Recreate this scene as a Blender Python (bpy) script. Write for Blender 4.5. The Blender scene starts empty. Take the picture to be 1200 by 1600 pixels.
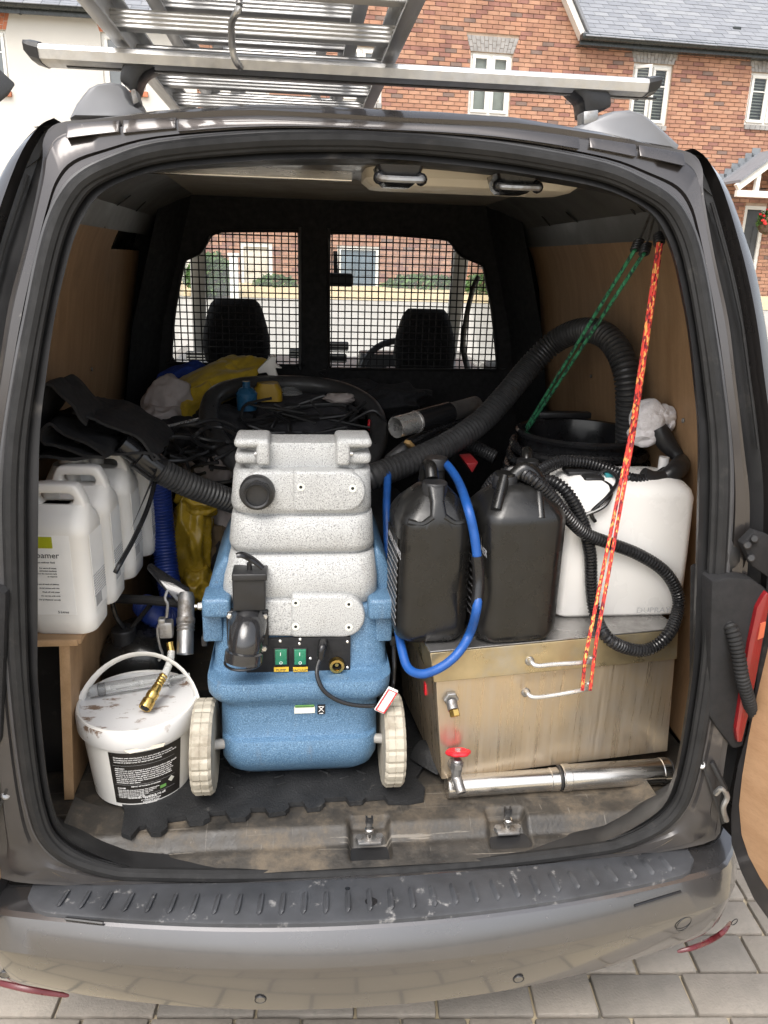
import bpy, bmesh, math, random
from mathutils import Vector, Matrix, noise
random.seed(7)
rad = math.radians
sc = bpy.context.scene

# ------------------------------------------------------------------ camera
FPX, YAW, PIT, ROL = 1200.0, rad(6.5), rad(18.0), rad(1.7)
CAM = Vector((-0.12, -1.28, 1.73))
FW = Vector((math.sin(YAW)*math.cos(PIT), math.cos(YAW)*math.cos(PIT), -math.sin(PIT)))
_r0 = Vector((math.cos(YAW), -math.sin(YAW), 0)); _u0 = _r0.cross(FW)
RT = _r0*math.cos(ROL) + _u0*math.sin(ROL)
UP = _u0*math.cos(ROL) - _r0*math.sin(ROL)
cd = bpy.data.cameras.new('camera'); cam = bpy.data.objects.new('camera', cd)
sc.collection.objects.link(cam); sc.camera = cam
cd.sensor_fit = 'HORIZONTAL'; cd.sensor_width = 36; cd.lens = 36*FPX/1200
cd.clip_start = 0.02; cd.clip_end = 2000
cam.matrix_world = Matrix(((RT.x, UP.x, -FW.x, CAM.x), (RT.y, UP.y, -FW.y, CAM.y), (RT.z, UP.z, -FW.z, CAM.z), (0, 0, 0, 1)))

# ------------------------------------------------------------------ sky, sun, exposure
SUN_EL, SUN_AZ = rad(56), rad(205)        # azimuth clockwise from +Y: behind the photographer, a little to the left
w = bpy.data.worlds.new('World'); sc.world = w; w.use_nodes = True
nt = w.node_tree; bg = nt.nodes['Background']
sky = nt.nodes.new('ShaderNodeTexSky'); sky.sky_type = 'NISHITA'; sky.sun_disc = False
sky.sun_elevation = SUN_EL; sky.sun_rotation = SUN_AZ; sky.air_density = 1.0; sky.dust_density = 4.0; sky.ozone_density = 0.6
hs = nt.nodes.new('ShaderNodeHueSaturation'); hs.inputs['Saturation'].default_value = 0.35    # thin even cloud: a whitened sky
nt.links.new(sky.outputs[0], hs.inputs['Color']); nt.links.new(hs.outputs[0], bg.inputs['Color'])
bg.inputs['Strength'].default_value = 0.15
sl = bpy.data.lights.new('sun', 'SUN'); sl.energy = 0.95; sl.angle = rad(40); sl.color = (1, 0.95, 0.88)
sun = bpy.data.objects.new('sun', sl); sc.collection.objects.link(sun)
sdir = Vector((math.sin(SUN_AZ)*math.cos(SUN_EL), math.cos(SUN_AZ)*math.cos(SUN_EL), math.sin(SUN_EL)))
sun.rotation_euler = sdir.to_track_quat('Z', 'Y').to_euler(); sun.location = (-3, -6, 8)
vs = sc.view_settings; vs.view_transform = 'Standard'; vs.look = 'None'; vs.gamma = 1; vs.use_curve_mapping = False
vs.exposure = 1.3
sc.cycles.max_bounces = 8; sc.cycles.diffuse_bounces = 5; sc.cycles.transparent_max_bounces = 12
sc.cycles.use_denoising = True

# ------------------------------------------------------------------ photo ray helpers (build time measuring only)
def ray(u, v): return FW + RT*((u-600)/FPX) + UP*((800-v)/FPX)
def P(u, v, x=None, y=None, z=None):
    d = ray(u, v)
    t = (x-CAM.x)/d.x if x is not None else (y-CAM.y)/d.y if y is not None else (z-CAM.z)/d.z
    return CAM + d*t
def PL(u, v, p0, n):
    d = ray(u, v); t = (p0-CAM).dot(n)/d.dot(n); return CAM + d*t
def PP(pts): return [P(u, v, y=y) for u, v, y in pts]
def proj(p):
    q = Vector(p)-CAM; k = q.dot(FW); return (600+FPX*q.dot(RT)/k, 800-FPX*q.dot(UP)/k, k)

# ------------------------------------------------------------------ materials
def newmat(name):
    m = bpy.data.materials.new(name); m.use_nodes = True
    n = m.node_tree; b = n.nodes['Principled BSDF']
    return m, n, b
def nd(n, t, **kw):
    o = n.nodes.new(t)
    for k, v in kw.items():
        if k in o.inputs: o.inputs[k].default_value = v
        else: setattr(o, k, v)
    return o
def ramp(n, src, stops):
    r = n.nodes.new('ShaderNodeValToRGB'); e = r.color_ramp.elements
    while len(e) < len(stops): e.new(0.5)
    for i, (p, c) in enumerate(stops):
        e[i].position = p; e[i].color = (c[0], c[1], c[2], 1) if isinstance(c, (tuple, list)) else (c, c, c, 1)
    n.links.new(src, r.inputs[0]); return r.outputs[0]
def mix(n, f, a, b, mode='MIX'):
    m = n.nodes.new('ShaderNodeMix'); m.data_type = 'RGBA'; m.blend_type = mode
    for i, x in ((0, f), (6, a), (7, b)):
        if isinstance(x, (int, float)): m.inputs[i].default_value = x
        elif isinstance(x, (tuple, list)): m.inputs[i].default_value = (x[0], x[1], x[2], 1)
        else: n.links.new(x, m.inputs[i])
    return m.outputs[2]
def coords(n, scale=(1, 1, 1), kind='Object', rot=(0, 0, 0)):
    t = n.nodes.new('ShaderNodeTexCoord'); mp = n.nodes.new('ShaderNodeMapping')
    mp.inputs['Scale'].default_value = scale; mp.inputs['Rotation'].default_value = rot
    n.links.new(t.outputs[kind], mp.inputs[0]); return mp.outputs[0]
def noi(n, vec, scale, detail=4, rough=.55):
    t = nd(n, 'ShaderNodeTexNoise', Scale=scale, Detail=detail, Roughness=rough); n.links.new(vec, t.inputs['Vector']); return t.outputs[0]
def bumpn(n, b, h, s, d=.01):
    bp = nd(n, 'ShaderNodeBump', Strength=s, Distance=d); n.links.new(h, bp.inputs['Height']); n.links.new(bp.outputs[0], b.inputs['Normal'])
def pm(name, col, rough=.5, metal=0., var=.15, scale=14, bump=0., bscale=80, coat=0., spec=.5,
       dirt=None, dscale=6, dlo=.5, dhi=.7, stretch=(1, 1, 1), trans=0., ior=1.45, sheen=0., rvar=.12, alpha=1):
    m, n, b = newmat(name)
    c = coords(n, stretch)
    f = noi(n, c, scale)
    hi = tuple(min(1, x*(1+var)) for x in col); lo = tuple(x*(1-var) for x in col)
    out = ramp(n, f, [(.3, lo), (.7, hi)])
    rsrc = ramp(n, noi(n, c, scale*1.7), [(.3, max(.02, rough-rvar)), (.7, min(1, rough+rvar))])
    if dirt:
        g = noi(n, coords(n, stretch), dscale, 8, .68)
        k = ramp(n, g, [(dlo, 0), (dhi, 1)])
        out = mix(n, k, out, dirt)
        rsrc = mix(n, k, rsrc, (.85, .85, .85))
    n.links.new(out, b.inputs['Base Color']); n.links.new(rsrc, b.inputs['Roughness'])
    b.inputs['Metallic'].default_value = metal; b.inputs['Specular IOR Level'].default_value = spec
    b.inputs['Coat Weight'].default_value = coat; b.inputs['Coat Roughness'].default_value = .08
    b.inputs['Transmission Weight'].default_value = trans; b.inputs['IOR'].default_value = ior
    b.inputs['Sheen Weight'].default_value = sheen; b.inputs['Alpha'].default_value = alpha
    if bump: bumpn(n, b, noi(n, c, bscale, 5), bump, .004)
    return m
M = {}
M['paint'] = pm('van_paint', (.058, .052, .051), .29, .75, .06, 5, coat=1, dirt=(.19, .18, .165), dscale=55, dlo=.66, dhi=.74, rvar=.05)
M['paint_in'] = pm('van_inner_paint', (.05, .047, .047), .42, .35, .2, 8, coat=.2, dirt=(.15, .13, .11), dscale=9, dlo=.6, dhi=.82)
M['dark_metal'] = pm('van_dark_metal', (.022, .022, .023), .45, .3, .2, 8, dirt=(.10, .09, .08), dscale=7, dlo=.58, dhi=.8)
M['rubber'] = pm('rubber_seal', (.013, .013, .0135), .7, 0, .25, 20, spec=.35, dirt=(.05, .047, .043), dscale=24, dlo=.60, dhi=.80)
M['paint_sky_lit'] = pm('van_paint_sky_lit', (.122, .119, .122), .25, .8, .04, 5, coat=1, dirt=(.22, .21, .19), dscale=60, dlo=.68, dhi=.76, rvar=.05)  # van paint made lighter to carry the bumper's bright sky reflection
M['reflector'] = pm('bumper_reflector', (.10, .012, .016), .3, 0, .1, 30)
M['blackpl'] = pm('black_plastic', (.016, .016, .017), .42, 0, .2, 25, bump=.08, bscale=300)
M['blackgl'] = pm('black_gloss_plastic', (.012, .012, .013), .2, 0, .2, 18, rvar=.08)
M['blackmat'] = pm('black_trim', (.009, .009, .010), .8, 0, .2, 30, bump=.15, bscale=350)
M['jerry'] = pm('black_hdpe', (.008, .0078, .0075), .30, 0, .25, 12, bump=.10, bscale=45, spec=.6, dirt=(.035, .032, .028), dscale=30, dlo=.68, dhi=.80)
M['hose'] = pm('black_hose', (.034, .034, .035), .38, 0, .2, 40, dirt=(.05, .048, .045), dscale=9, dlo=.55, dhi=.9)
M['hosegl'] = pm('gloss_black_hose', (.014, .014, .015), .25, 0, .2, 40)
M['bluehose'] = pm('blue_hose', (.011, .07, .27), .4, 0, .12, 30, bump=.2, bscale=600)
M['navyhose'] = pm('navy_hose', (.012, .03, .16), .42, 0, .2, 30)
M['pad'] = pm('bumper_plastic', (.042, .044, .049), .5, 0, .35, 9, bump=.25, bscale=700, dirt=(.24, .235, .23), dscale=26, dlo=.60, dhi=.70)
M['sill'] = pm('sill_plastic', (.030, .029, .028), .5, 0, .3, 9, bump=.3, bscale=90, dirt=(.12, .10, .075), dscale=10, dlo=.44, dhi=.66)
M['floor'] = pm('load_floor', (.040, .036, .032), .62, .1, .25, 9, bump=.25, bscale=60, dirt=(.13, .105, .078), dscale=8, dlo=.42, dhi=.74)
M['foam'] = pm('foam_mat', (.014, .0145, .0155), .55, 0, .25, 14, bump=.5, bscale=220, dirt=(.08, .077, .07), dscale=15, dlo=.62, dhi=.74)
M['alu'] = pm('aluminium', (.56, .555, .545), .46, .92, .1, 30, stretch=(1, .12, 1), dirt=(.36, .35, .33), dscale=9, dlo=.55, dhi=.85)
M['alu_rung'] = pm('ladder_rung_aluminium', (.54, .535, .525), .50, .9, .1, 30, stretch=(.12, 1, 1), dirt=(.33, .31, .29), dscale=9, dlo=.6, dhi=.85)
M['steel'] = pm('stainless', (.6, .58, .55), .24, 1, .1, 40, stretch=(.08, 1, 1), dirt=(.4, .37, .33), dscale=12, dlo=.6, dhi=.85)
M['chrome'] = pm('chrome', (.62, .61, .59), .30, .75, .05, 30, dirt=(.34, .32, .29), dscale=14, dlo=.74, dhi=.9)
M['dullsteel'] = pm('dull_steel', (.32, .32, .32), .42, .9, .2, 20, dirt=(.16, .13, .1), dscale=18, dlo=.5, dhi=.7)
M['brass'] = pm('brass', (.55, .38, .12), .28, 1, .15, 40, dirt=(.2, .13, .06), dscale=40, dlo=.55, dhi=.75)
M['white'] = pm('white_plastic', (.68, .665, .63), .35, 0, .03, 8, dirt=(.62, .57, .48), dscale=5, dlo=.6, dhi=.95)
M['jug'] = pm('natural_hdpe', (.70, .68, .645), .36, 0, .03, 8, dirt=(.6, .55, .47), dscale=5, dlo=.62, dhi=.95)
M['steamer'] = pm('white_enamel', (.72, .71, .69), .28, 0, .02, 6, coat=.3, dirt=(.68, .64, .57), dscale=4, dlo=.62, dhi=.95)
M['red'] = pm('red_plastic', (.6, .02, .03), .35, 0, .1, 20)
M['redlens'] = pm('red_lens', (.17, .007, .010), .12, 0, .1, 30, coat=1)
M['amber'] = pm('amber_lens', (.42, .10, .05), .15, 0, .1, 30, coat=1)
M['cream'] = pm('cream_trim', (.58, .53, .44), .45, 0, .06, 10, dirt=(.4, .34, .26), dscale=5, dlo=.55, dhi=.9)
M['headliner'] = pm('roof_lining', (.30, .275, .24), .75, 0, .1, 12, dirt=(.12, .1, .08), dscale=4, dlo=.5, dhi=.85)
M['seatcloth'] = pm('seat_cloth', (.014, .014, .016), .95, 0, .3, 90, bump=.3, bscale=900)
M['dash'] = pm('dashboard', (.09, .095, .10), .38, 0, .15, 30)
M['cabgrey'] = pm('cab_trim', (.30, .29, .27), .7, 0, .1, 12)
M['wheelrub'] = pm('beige_rubber', (.36, .33, .27), .6, 0, .12, 14, dirt=(.18, .15, .11), dscale=12, dlo=.5, dhi=.75)
M['hub'] = pm('grey_hub', (.3, .29, .27), .5, 0, .1, 14)
M['yellow'] = pm('yellow_cloth', (.38, .26, .016), .9, 0, .2, 25, bump=.4, bscale=120, sheen=.2)
M['yellowbag'] = pm('yellow_plastic_bag', (.42, .28, .03), .25, 0, .3, 22, bump=.6, bscale=26)
M['pinkcloth'] = pm('off_white_cloth', (.34, .30, .285), .9, 0, .15, 18, bump=.3, bscale=90)
M['bluecloth'] = pm('blue_cloth', (.012, .035, .2), .9, 0, .2, 25, bump=.3, bscale=90)
M['towel'] = pm('white_towel', (.72, .69, .70), .95, 0, .06, 40, bump=.9, bscale=210, sheen=.3)
M['greybag'] = pm('grey_nylon', (.032, .031, .035), .7, 0, .25, 30, bump=.4, bscale=160)
M['label'] = pm('black_label', (.018, .016, .014), .35, 0, .2, 12)
M['ink'] = pm('white_ink', (.78, .77, .75), .5, 0, .03, 20)
M['darkink'] = pm('dark_ink', (.05, .05, .052), .5, 0, .05, 20)
M['greyink'] = pm('grey_ink', (.36, .36, .365), .4, 0, .05, 20)
M['green'] = pm('lime_label', (.36, .38, .02), .4, 0, .06, 20)
M['green2'] = pm('green_switch', (.02, .16, .09), .3, 0, .1, 40)
M['yellowlab'] = pm('yellow_label', (.68, .42, .04), .4, 0, .06, 20)
M['paper'] = pm('paper', (.62, .62, .55), .5, 0, .05, 20)
M['papergreen'] = pm('green_paper', (.13, .30, .08), .5, 0, .05, 20)
M['darkclear'] = pm('smoked_plastic', (.03, .03, .032), .12, 0, .1, 20, trans=.35, coat=.6)
M['clear'] = pm('clear_plastic', (.86, .87, .87), .1, 0, .02, 20, trans=.85, ior=1.3)
M['hoseclear'] = pm('clear_tube', (.75, .75, .72), .25, 0, .05, 30, trans=.45)
M['render'] = pm('white_render', (.53, .51, .47), .9, 0, .03, 1.5, bump=.25, bscale=60, dirt=(.47, .45, .41), dscale=.8, dlo=.5, dhi=.9)
M['railgrey'] = pm('grey_rail_paint', (.17, .17, .168), .4, .4, .08, 5)
M['upvc'] = pm('white_frames', (.68, .67, .63), .35, 0, .02, 4)
M['mortar'] = pm('mortar', (.41, .31, .235), .9, 0, .1, 8, bump=.3, bscale=60)
BR = [pm('brick_a', (.35, .185, .12), .85, 0, .22, 4, bump=.3, bscale=70), pm('brick_b', (.305, .158, .107), .85, 0, .22, 4, bump=.3, bscale=70),
      pm('brick_c', (.375, .208, .138), .85, 0, .2, 4, bump=.3, bscale=70), pm('brick_d', (.235, .115, .09), .85, 0, .25, 4, bump=.3, bscale=70),
      pm('brick_e', (.175, .12, .10), .85, 0, .25, 4, bump=.3, bscale=70)]
M['gault'] = pm('grey_brick', (.27, .26, .25), .85, 0, .25, 6, bump=.3, bscale=60)
M['redarch'] = pm('red_soldier_brick', (.42, .15, .08), .85, 0, .25, 6, bump=.3, bscale=60)
SLT = [pm('slate_a', (.205, .213, .23), .6, 0, .08, 6), pm('slate_b', (.182, .19, .207), .6, 0, .08, 6), pm('slate_c', (.23, .237, .25), .6, 0, .08, 6)]
M['gutter'] = pm('black_gutter', (.03, .035, .036), .3, 0, .1, 6)
M['lead'] = pm('lead_flashing', (.2, .215, .23), .55, .2, .15, 8)
M['blind'] = pm('window_blind', (.50, .51, .46), .6, 0, .05, 10)
M['roomdark'] = pm('dark_room', (.06, .065, .07), .6, 0, .3, 2)
M['doorblue'] = pm('blue_grey_door', (.10, .14, .17), .4, 0, .1, 4)
M['gravel'] = pm('pale_gravel', (.50, .40, .24), .95, 0, .3, 30, bump=.5, bscale=40)
M['leafA'] = pm('leaf_green', (.075, .15, .03), .6, 0, .4, 9)
M['leafB'] = pm('leaf_dark', (.045, .10, .025), .6, 0, .4, 9)
M['flower'] = pm('red_petals', (.55, .03, .03), .6, 0, .2, 20)
M['bark'] = pm('stem_bark', (.09, .06, .04), .9, 0, .3, 20)
PV = [pm('paver_a', (.225, .20, .170), .9, 0, .16, 12, bump=.5, bscale=160, dirt=(.15, .14, .12), dscale=9, dlo=.58, dhi=.82),
      pm('paver_b', (.195, .176, .152), .9, 0, .16, 12, bump=.5, bscale=160, dirt=(.15, .14, .12), dscale=9, dlo=.58, dhi=.82),
      pm('paver_c', (.25, .222, .188), .9, 0, .16, 12, bump=.5, bscale=160, dirt=(.17, .16, .14), dscale=9, dlo=.58, dhi=.82)]

def glass_mat():
    m, n, b = newmat('window_glass'); o = n.nodes['Material Output']
    t = nd(n, 'ShaderNodeBsdfTransparent'); t.inputs[0].default_value = (.93, .95, .94, 1)
    g = nd(n, 'ShaderNodeBsdfGlossy', Roughness=.02); fr = nd(n, 'ShaderNodeFresnel', IOR=1.45)
    x = n.nodes.new('ShaderNodeMixShader'); n.links.new(fr.outputs[0], x.inputs[0]); n.links.new(t.outputs[0], x.inputs[1]); n.links.new(g.outputs[0], x.inputs[2])
    n.links.new(x.outputs[0], o.inputs[0]); n.nodes.remove(b); return m
M['glass'] = glass_mat()
def veiled_glass():
    m = glass_mat(); m.name = 'dust_and_glare_windscreen'; n = m.node_tree; o = n.nodes['Material Output']; src = o.inputs[0].links[0].from_socket
    d = nd(n, 'ShaderNodeBsdfTranslucent'); d.inputs[0].default_value = (.9, .9, .88, 1); x = n.nodes.new('ShaderNodeMixShader')  # white translucent mix: dust film plus glare haze put into the glass
    n.links.new(ramp(n, noi(n, coords(n), 5, 5), [(.3, .10), (.7, .18)]), x.inputs[0]); n.links.new(src, x.inputs[1]); n.links.new(d.outputs[0], x.inputs[2]); n.links.new(x.outputs[0], o.inputs[0]); return m
M['veilglass'] = veiled_glass()
def house_glass():
    m, n, b = newmat('house_glass'); c = coords(n)
    n.links.new(ramp(n, noi(n, c, .9, 2), [(.35, (.07, .08, .085)), (.65, (.16, .17, .17))]), b.inputs['Base Color'])
    b.inputs['Roughness'].default_value = .06; b.inputs['Specular IOR Level'].default_value = .8; return m
M['hglass'] = house_glass()
def speck(name, base, dk, lt, sc_=420):
    m, n, b = newmat(name); c = coords(n)
    a = noi(n, c, sc_, 2, .6); f2 = noi(n, c, 7, 5, .6)
    col = ramp(n, a, [(.36, dk), (.47, base), (.56, base), (.68, lt)])
    col = mix(n, ramp(n, f2, [(.45, 0), (.8, .4)]), col, tuple(x*.62 for x in base))
    dr = noi(n, coords(n, (14, 14, 1.2)), 2.4, 6, .65); col = mix(n, ramp(n, dr, [(.60, 0), (.78, .45)]), col, (.16, .14, .11))
    sp = noi(n, c, 34, 5, .7); col = mix(n, ramp(n, sp, [(.68, 0), (.73, .6)]), col, (.12, .10, .08))
    n.links.new(col, b.inputs['Base Color']); b.inputs['Roughness'].default_value = .48
    bumpn(n, b, noi(n, c, 90, 3), .12, .003); return m
M['speckblue'] = speck('speckled_blue', (.082, .165, .27), (.035, .085, .15), (.19, .30, .41))
M['speckgrey'] = speck('speckled_grey', (.40, .405, .40), (.17, .17, .17), (.56, .56, .55))
def plywood(name, a, b_, ln=(1, 6, 1), sc_=5, scratch=True):
    m, n, b = newmat(name); c = coords(n, ln)
    g = noi(n, c, sc_, 6, .62); col = ramp(n, g, [(.3, a), (.7, b_)])
    fine = noi(n, coords(n, tuple(x*9 for x in ln)), sc_*2, 3); col = mix(n, ramp(n, fine, [(.45, 0), (.75, .28)]), col, tuple(x*.55 for x in a))
    st = noi(n, coords(n), 3.2, 6, .7); col = mix(n, ramp(n, st, [(.56, 0), (.75, .55)]), col, tuple(x*.42 for x in a))
    if scratch:
        s = nd(n, 'ShaderNodeTexNoise', Scale=4, Detail=8, Roughness=.75, Distortion=2.5); n.links.new(coords(n, (3, 3, .8)), s.inputs['Vector'])
        col = mix(n, ramp(n, s.outputs[0], [(.66, 0), (.70, .45)]), col, (.55, .46, .36))
    n.links.new(col, b.inputs['Base Color']); b.inputs['Roughness'].default_value = .62
    bumpn(n, b, fine, .12, .002); return m
M['ply'] = plywood('plywood', (.29, .17, .085), (.40, .25, .135))
M['plydoor'] = plywood('door_plywood', (.33, .19, .10), (.43, .265, .15), (1, 1, 5))
M['plybox'] = plywood('box_plywood', (.27, .16, .08), (.37, .235, .125))
M['plyedge'] = plywood('plywood_edge', (.36, .22, .11), (.46, .30, .17), (1, 1, .5), 30, False)
def streaky():
    m, n, b = newmat('stained_stainless')
    big = noi(n, coords(n), 5, 5); s1 = noi(n, coords(n, (40, 40, 1.1)), 2.2, 7, .7); s2 = noi(n, coords(n, (120, 120, 5.5)), 2.0, 5, .6)
    col = ramp(n, big, [(.3, (.45, .375, .29)), (.5, (.52, .415, .285)), (.72, (.47, .42, .36))])
    col = mix(n, ramp(n, s1, [(.44, 0), (.74, .34)]), col, (.56, .53, .48))
    col = mix(n, ramp(n, s2, [(.67, 0), (.71, .5)]), col, (.13, .075, .04))
    n.links.new(col, b.inputs['Base Color']); b.inputs['Metallic'].default_value = .8
    n.links.new(ramp(n, s1, [(.35, .22), (.7, .5)]), b.inputs['Roughness']); return m
M['tank'] = streaky()
def floor_mat():
    m, n, b = newmat('scuffed_load_floor'); c = coords(n)
    d1 = noi(n, c, 7, 12, .74); d2 = noi(n, c, 2.2, 4); col = ramp(n, d1, [(.36, (.016, .015, .014)), (.50, (.040, .034, .027)), (.64, (.115, .09, .062))])
    col = mix(n, ramp(n, d2, [(.4, 0), (.7, .5)]), col, (.030, .029, .027))
    for st, th, cl in (((3, 90, 3), .64, (.17, .15, .125)), ((80, 5, 3), .66, (.15, .135, .115)), ((50, 40, 3), .70, (.22, .205, .18))):
        s = nd(n, 'ShaderNodeTexNoise', Scale=1.6, Detail=5, Roughness=.6, Distortion=.6); n.links.new(coords(n, st, rot=(0, 0, .35)), s.inputs['Vector'])
        col = mix(n, ramp(n, s.outputs[0], [(th, 0), (th+.04, .7)]), col, cl)
    n.links.new(col, b.inputs['Base Color']); n.links.new(ramp(n, d1, [(.35, .38), (.65, .8)]), b.inputs['Roughness'])
    bumpn(n, b, noi(n, c, 110, 6), .3, .004); return m
M['floor'] = floor_mat(); M['sill'] = M['floor']
M['lidsteel'] = pm('stained_lid_steel', (.44, .36, .22), .34, .8, .18, 11, dirt=(.42, .40, .36), dscale=7, dlo=.5, dhi=.8)
M['topsteel'] = pm('lid_top_steel', (.42, .41, .40), .35, .9, .15, 12, dirt=(.13, .12, .11), dscale=7, dlo=.45, dhi=.7)
def lidtop():
    m, n, b = newmat('dirty_bucket_lid'); c = coords(n)
    k = ramp(n, noi(n, coords(n, (1, 2.2, 1)), 16, 9, .72), [(.54, 0), (.60, 1)])
    big = ramp(n, noi(n, c, 9, 3), [(.42, 0), (.52, 1)])
    mm = n.nodes.new('ShaderNodeMath'); mm.operation = 'MULTIPLY'; n.links.new(k, mm.inputs[0]); n.links.new(big, mm.inputs[1])
    n.links.new(mix(n, mm.outputs[0], (.62, .615, .61), (.20, .135, .095)), b.inputs['Base Color']); b.inputs['Roughness'].default_value = .4; return m
M['lidtop'] = lidtop()
def braid(name, base, d, l, freq):
    m, n, b = newmat(name)
    ch = nd(n, 'ShaderNodeTexVoronoi', Scale=freq); n.links.new(coords(n, (1, 1, .45)), ch.inputs['Vector'])
    col = ramp(n, ch.outputs['Color'], [(.0, base), (.50, base), (.53, l), (.64, l), (.67, d), (1, d)])
    n.links.new(col, b.inputs['Base Color']); b.inputs['Roughness'].default_value = .75
    bumpn(n, b, ch.outputs['Distance'], .5, .002); return m
M['bungeeR'] = braid('red_braid', (.55, .04, .03), (.16, .012, .02), (.75, .34, .09), 330)
M['bungeeG'] = braid('green_braid', (.022, .17, .075), (.006, .03, .02), (.05, .26, .13), 190)

# ------------------------------------------------------------------ mesh builder
def catmull(pts, n=8, closed=False):
    pts = [Vector(p) for p in pts]; out = []; L = len(pts)
    rng = range(L) if closed else range(L-1)
    for i in rng:
        p0 = pts[(i-1) % L] if closed else pts[max(i-1, 0)]
        p1 = pts[i]; p2 = pts[(i+1) % L]; p3 = pts[(i+2) % L] if closed else pts[min(i+2, L-1)]
        for k in range(n):
            t = k/n
            out.append(.5*((2*p1)+(p2-p0)*t+(2*p0-5*p1+4*p2-p3)*t*t+(3*p1-p0-3*p2+p3)*t**3))
    if not closed: out.append(pts[-1])
    return out
def resample(pts, step):
    out = [pts[0]]; acc = 0
    for a, b in zip(pts, pts[1:]):
        d = (b-a).length
        while acc+d >= step:
            t = (step-acc)/d; a = a.lerp(b, t); out.append(a); d = (b-a).length; acc = 0
        acc += d
    if (out[-1]-pts[-1]).length > step*.3: out.append(pts[-1])
    return out
def rr(xl, xr, yf, yb, z, r, n=4):
    r = min(r, (xr-xl)/2.01, (yb-yf)/2.01); o = []
    for cx, cy, a0 in ((xr-r, yf+r, -90), (xr-r, yb-r, 0), (xl+r, yb-r, 90), (xl+r, yf+r, 180)):
        for k in range(n+1):
            a = rad(a0+90*k/n); o.append((cx+r*math.cos(a), cy+r*math.sin(a), z))
    return o
class MB:
    def __init__(s): s.v = []; s.f = []; s.m = []
    def add(s, vs, fs, mi=0):
        k = len(s.v); s.v += [Vector(p) for p in vs]; s.f += [tuple(i+k for i in q) for q in fs]; s.m += [mi]*len(fs); return s
    def bm(s, b, mi=0, Mx=None):
        if Mx is not None: bmesh.ops.transform(b, matrix=Mx, verts=b.verts)
        b.verts.index_update()
        s.add([p.co.copy() for p in b.verts], [[q.index for q in f.verts] for f in b.faces], mi); b.free(); return s
    def box(s, c, d, bev=0, seg=2, R=None, mi=0):
        b = bmesh.new(); bmesh.ops.create_cube(b, size=1)
        bmesh.ops.scale(b, vec=d, verts=b.verts)
        if bev: bmesh.ops.bevel(b, geom=b.edges[:], offset=min(bev, min(d)*.49), segments=seg, affect='EDGES', profile=.5)
        Mx = Matrix.Translation(c) @ (R.to_4x4() if R is not None else Matrix())
        return s.bm(b, mi, Mx)
    def bar(s, a, b, wx, wz, bev=0, mi=0, up=(0, 0, 1)):
        a, b = Vector(a), Vector(b); d = b-a; y = d.normalized(); x = y.cross(Vector(up))
        if x.length < 1e-4: x = Vector((1, 0, 0))
        x.normalize(); z = x.cross(y)
        return s.box((a+b)/2, (wx, d.length, wz), bev, 2, Matrix((x, y, z)).transposed(), mi)
    def loft(s, rings, c0=True, c1=True, closed=True, mi=0):
        n = len(rings[0]); vs = [p for r in rings for p in r]; fs = []
        for i in range(len(rings)-1):
            for k in range(n if closed else n-1):
                a = i*n+k; b = i*n+(k+1) % n; fs.append((a, b, b+n, a+n))
        if c0: fs.append(tuple(range(n-1, -1, -1)))
        if c1: fs.append(tuple(range((len(rings)-1)*n, len(rings)*n)))
        return s.add(vs, fs, mi)
    def tube(s, pts, r, n=10, rf=None, cap=True, closed=False, mi=0, flat=1.0):
        pts = [Vector(p) for p in pts]; L = len(pts); rings = []; up = None
        for i, p in enumerate(pts):
            if closed: t = (pts[(i+1) % L]-pts[i-1]).normalized()
            else: t = (pts[min(i+1, L-1)]-pts[max(i-1, 0)]).normalized()
            if up is None: up = t.orthogonal().normalized()
            up = (up - t*up.dot(t))
            if up.length < 1e-6: up = t.orthogonal()
            up.normalize(); sd = t.cross(up); q = rf(i) if rf else r
            rings.append([p+up*(q*math.cos(2*math.pi*k/n))+sd*(q*flat*math.sin(2*math.pi*k/n)) for k in range(n)])
        if closed: rings.append(rings[0])
        return s.loft(rings, cap and not closed, cap and not closed, True, mi)
    def corr(s, pts, r, pitch=.008, depth=.12, n=14, closed=False):
        pp = resample(catmull(pts, 14), pitch/3)
        return s.tube(pp, r, n, rf=lambda i: r*(1-depth) if i % 3 == 0 else r)
    def lathe(s, prof, c=(0, 0, 0), n=28, axis='z', mi=0, rf=None, a0=0, a1=360, cap=True):
        c = Vector(c); full = a1-a0 >= 360; rings = []
        for k in range(n if full else n+1):
            a = rad(a0+(a1-a0)*k/n); g = rf(k) if rf else 1; o = []
            for q, h in prof:
                q = q*g
                o.append(c+(Vector((q*math.cos(a), q*math.sin(a), h)) if axis == 'z' else Vector((h, q*math.cos(a), q*math.sin(a))) if axis == 'x' else Vector((q*math.cos(a), h, q*math.sin(a)))))
            rings.append(o)
        m = len(prof); vs = [p for o in rings for p in o]; fs = []; K = len(rings)
        for i in range(K if full else K-1):
            for k in range(m-1):
                a = i*m+k; b = ((i+1) % K)*m+k; fs.append((a, b, b+1, a+1))
        if full and cap:
            for k in (0, m-1):
                if prof[k][0] > 1e-5: fs.append(tuple(i*m+k for i in range(K)))
        return s.add(vs, fs, mi)
    def cyl(s, a, b, r, n=16, r2=None, mi=0, bev=0):
        a, b = Vector(a), Vector(b); d = (b-a); L = d.length; r2 = r if r2 is None else r2
        q = d.to_track_quat('Z', 'Y').to_matrix(); pf = [(r, 0), (r2, L)] if not bev else [(r-bev, 0), (r, bev), (r2, L-bev), (r2-bev, L)]
        rings = [[a+q @ Vector((R*math.cos(2*math.pi*k/n), R*math.sin(2*math.pi*k/n), h)) for k in range(n)] for R, h in pf]
        return s.loft(rings, True, True, True, mi)
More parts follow.
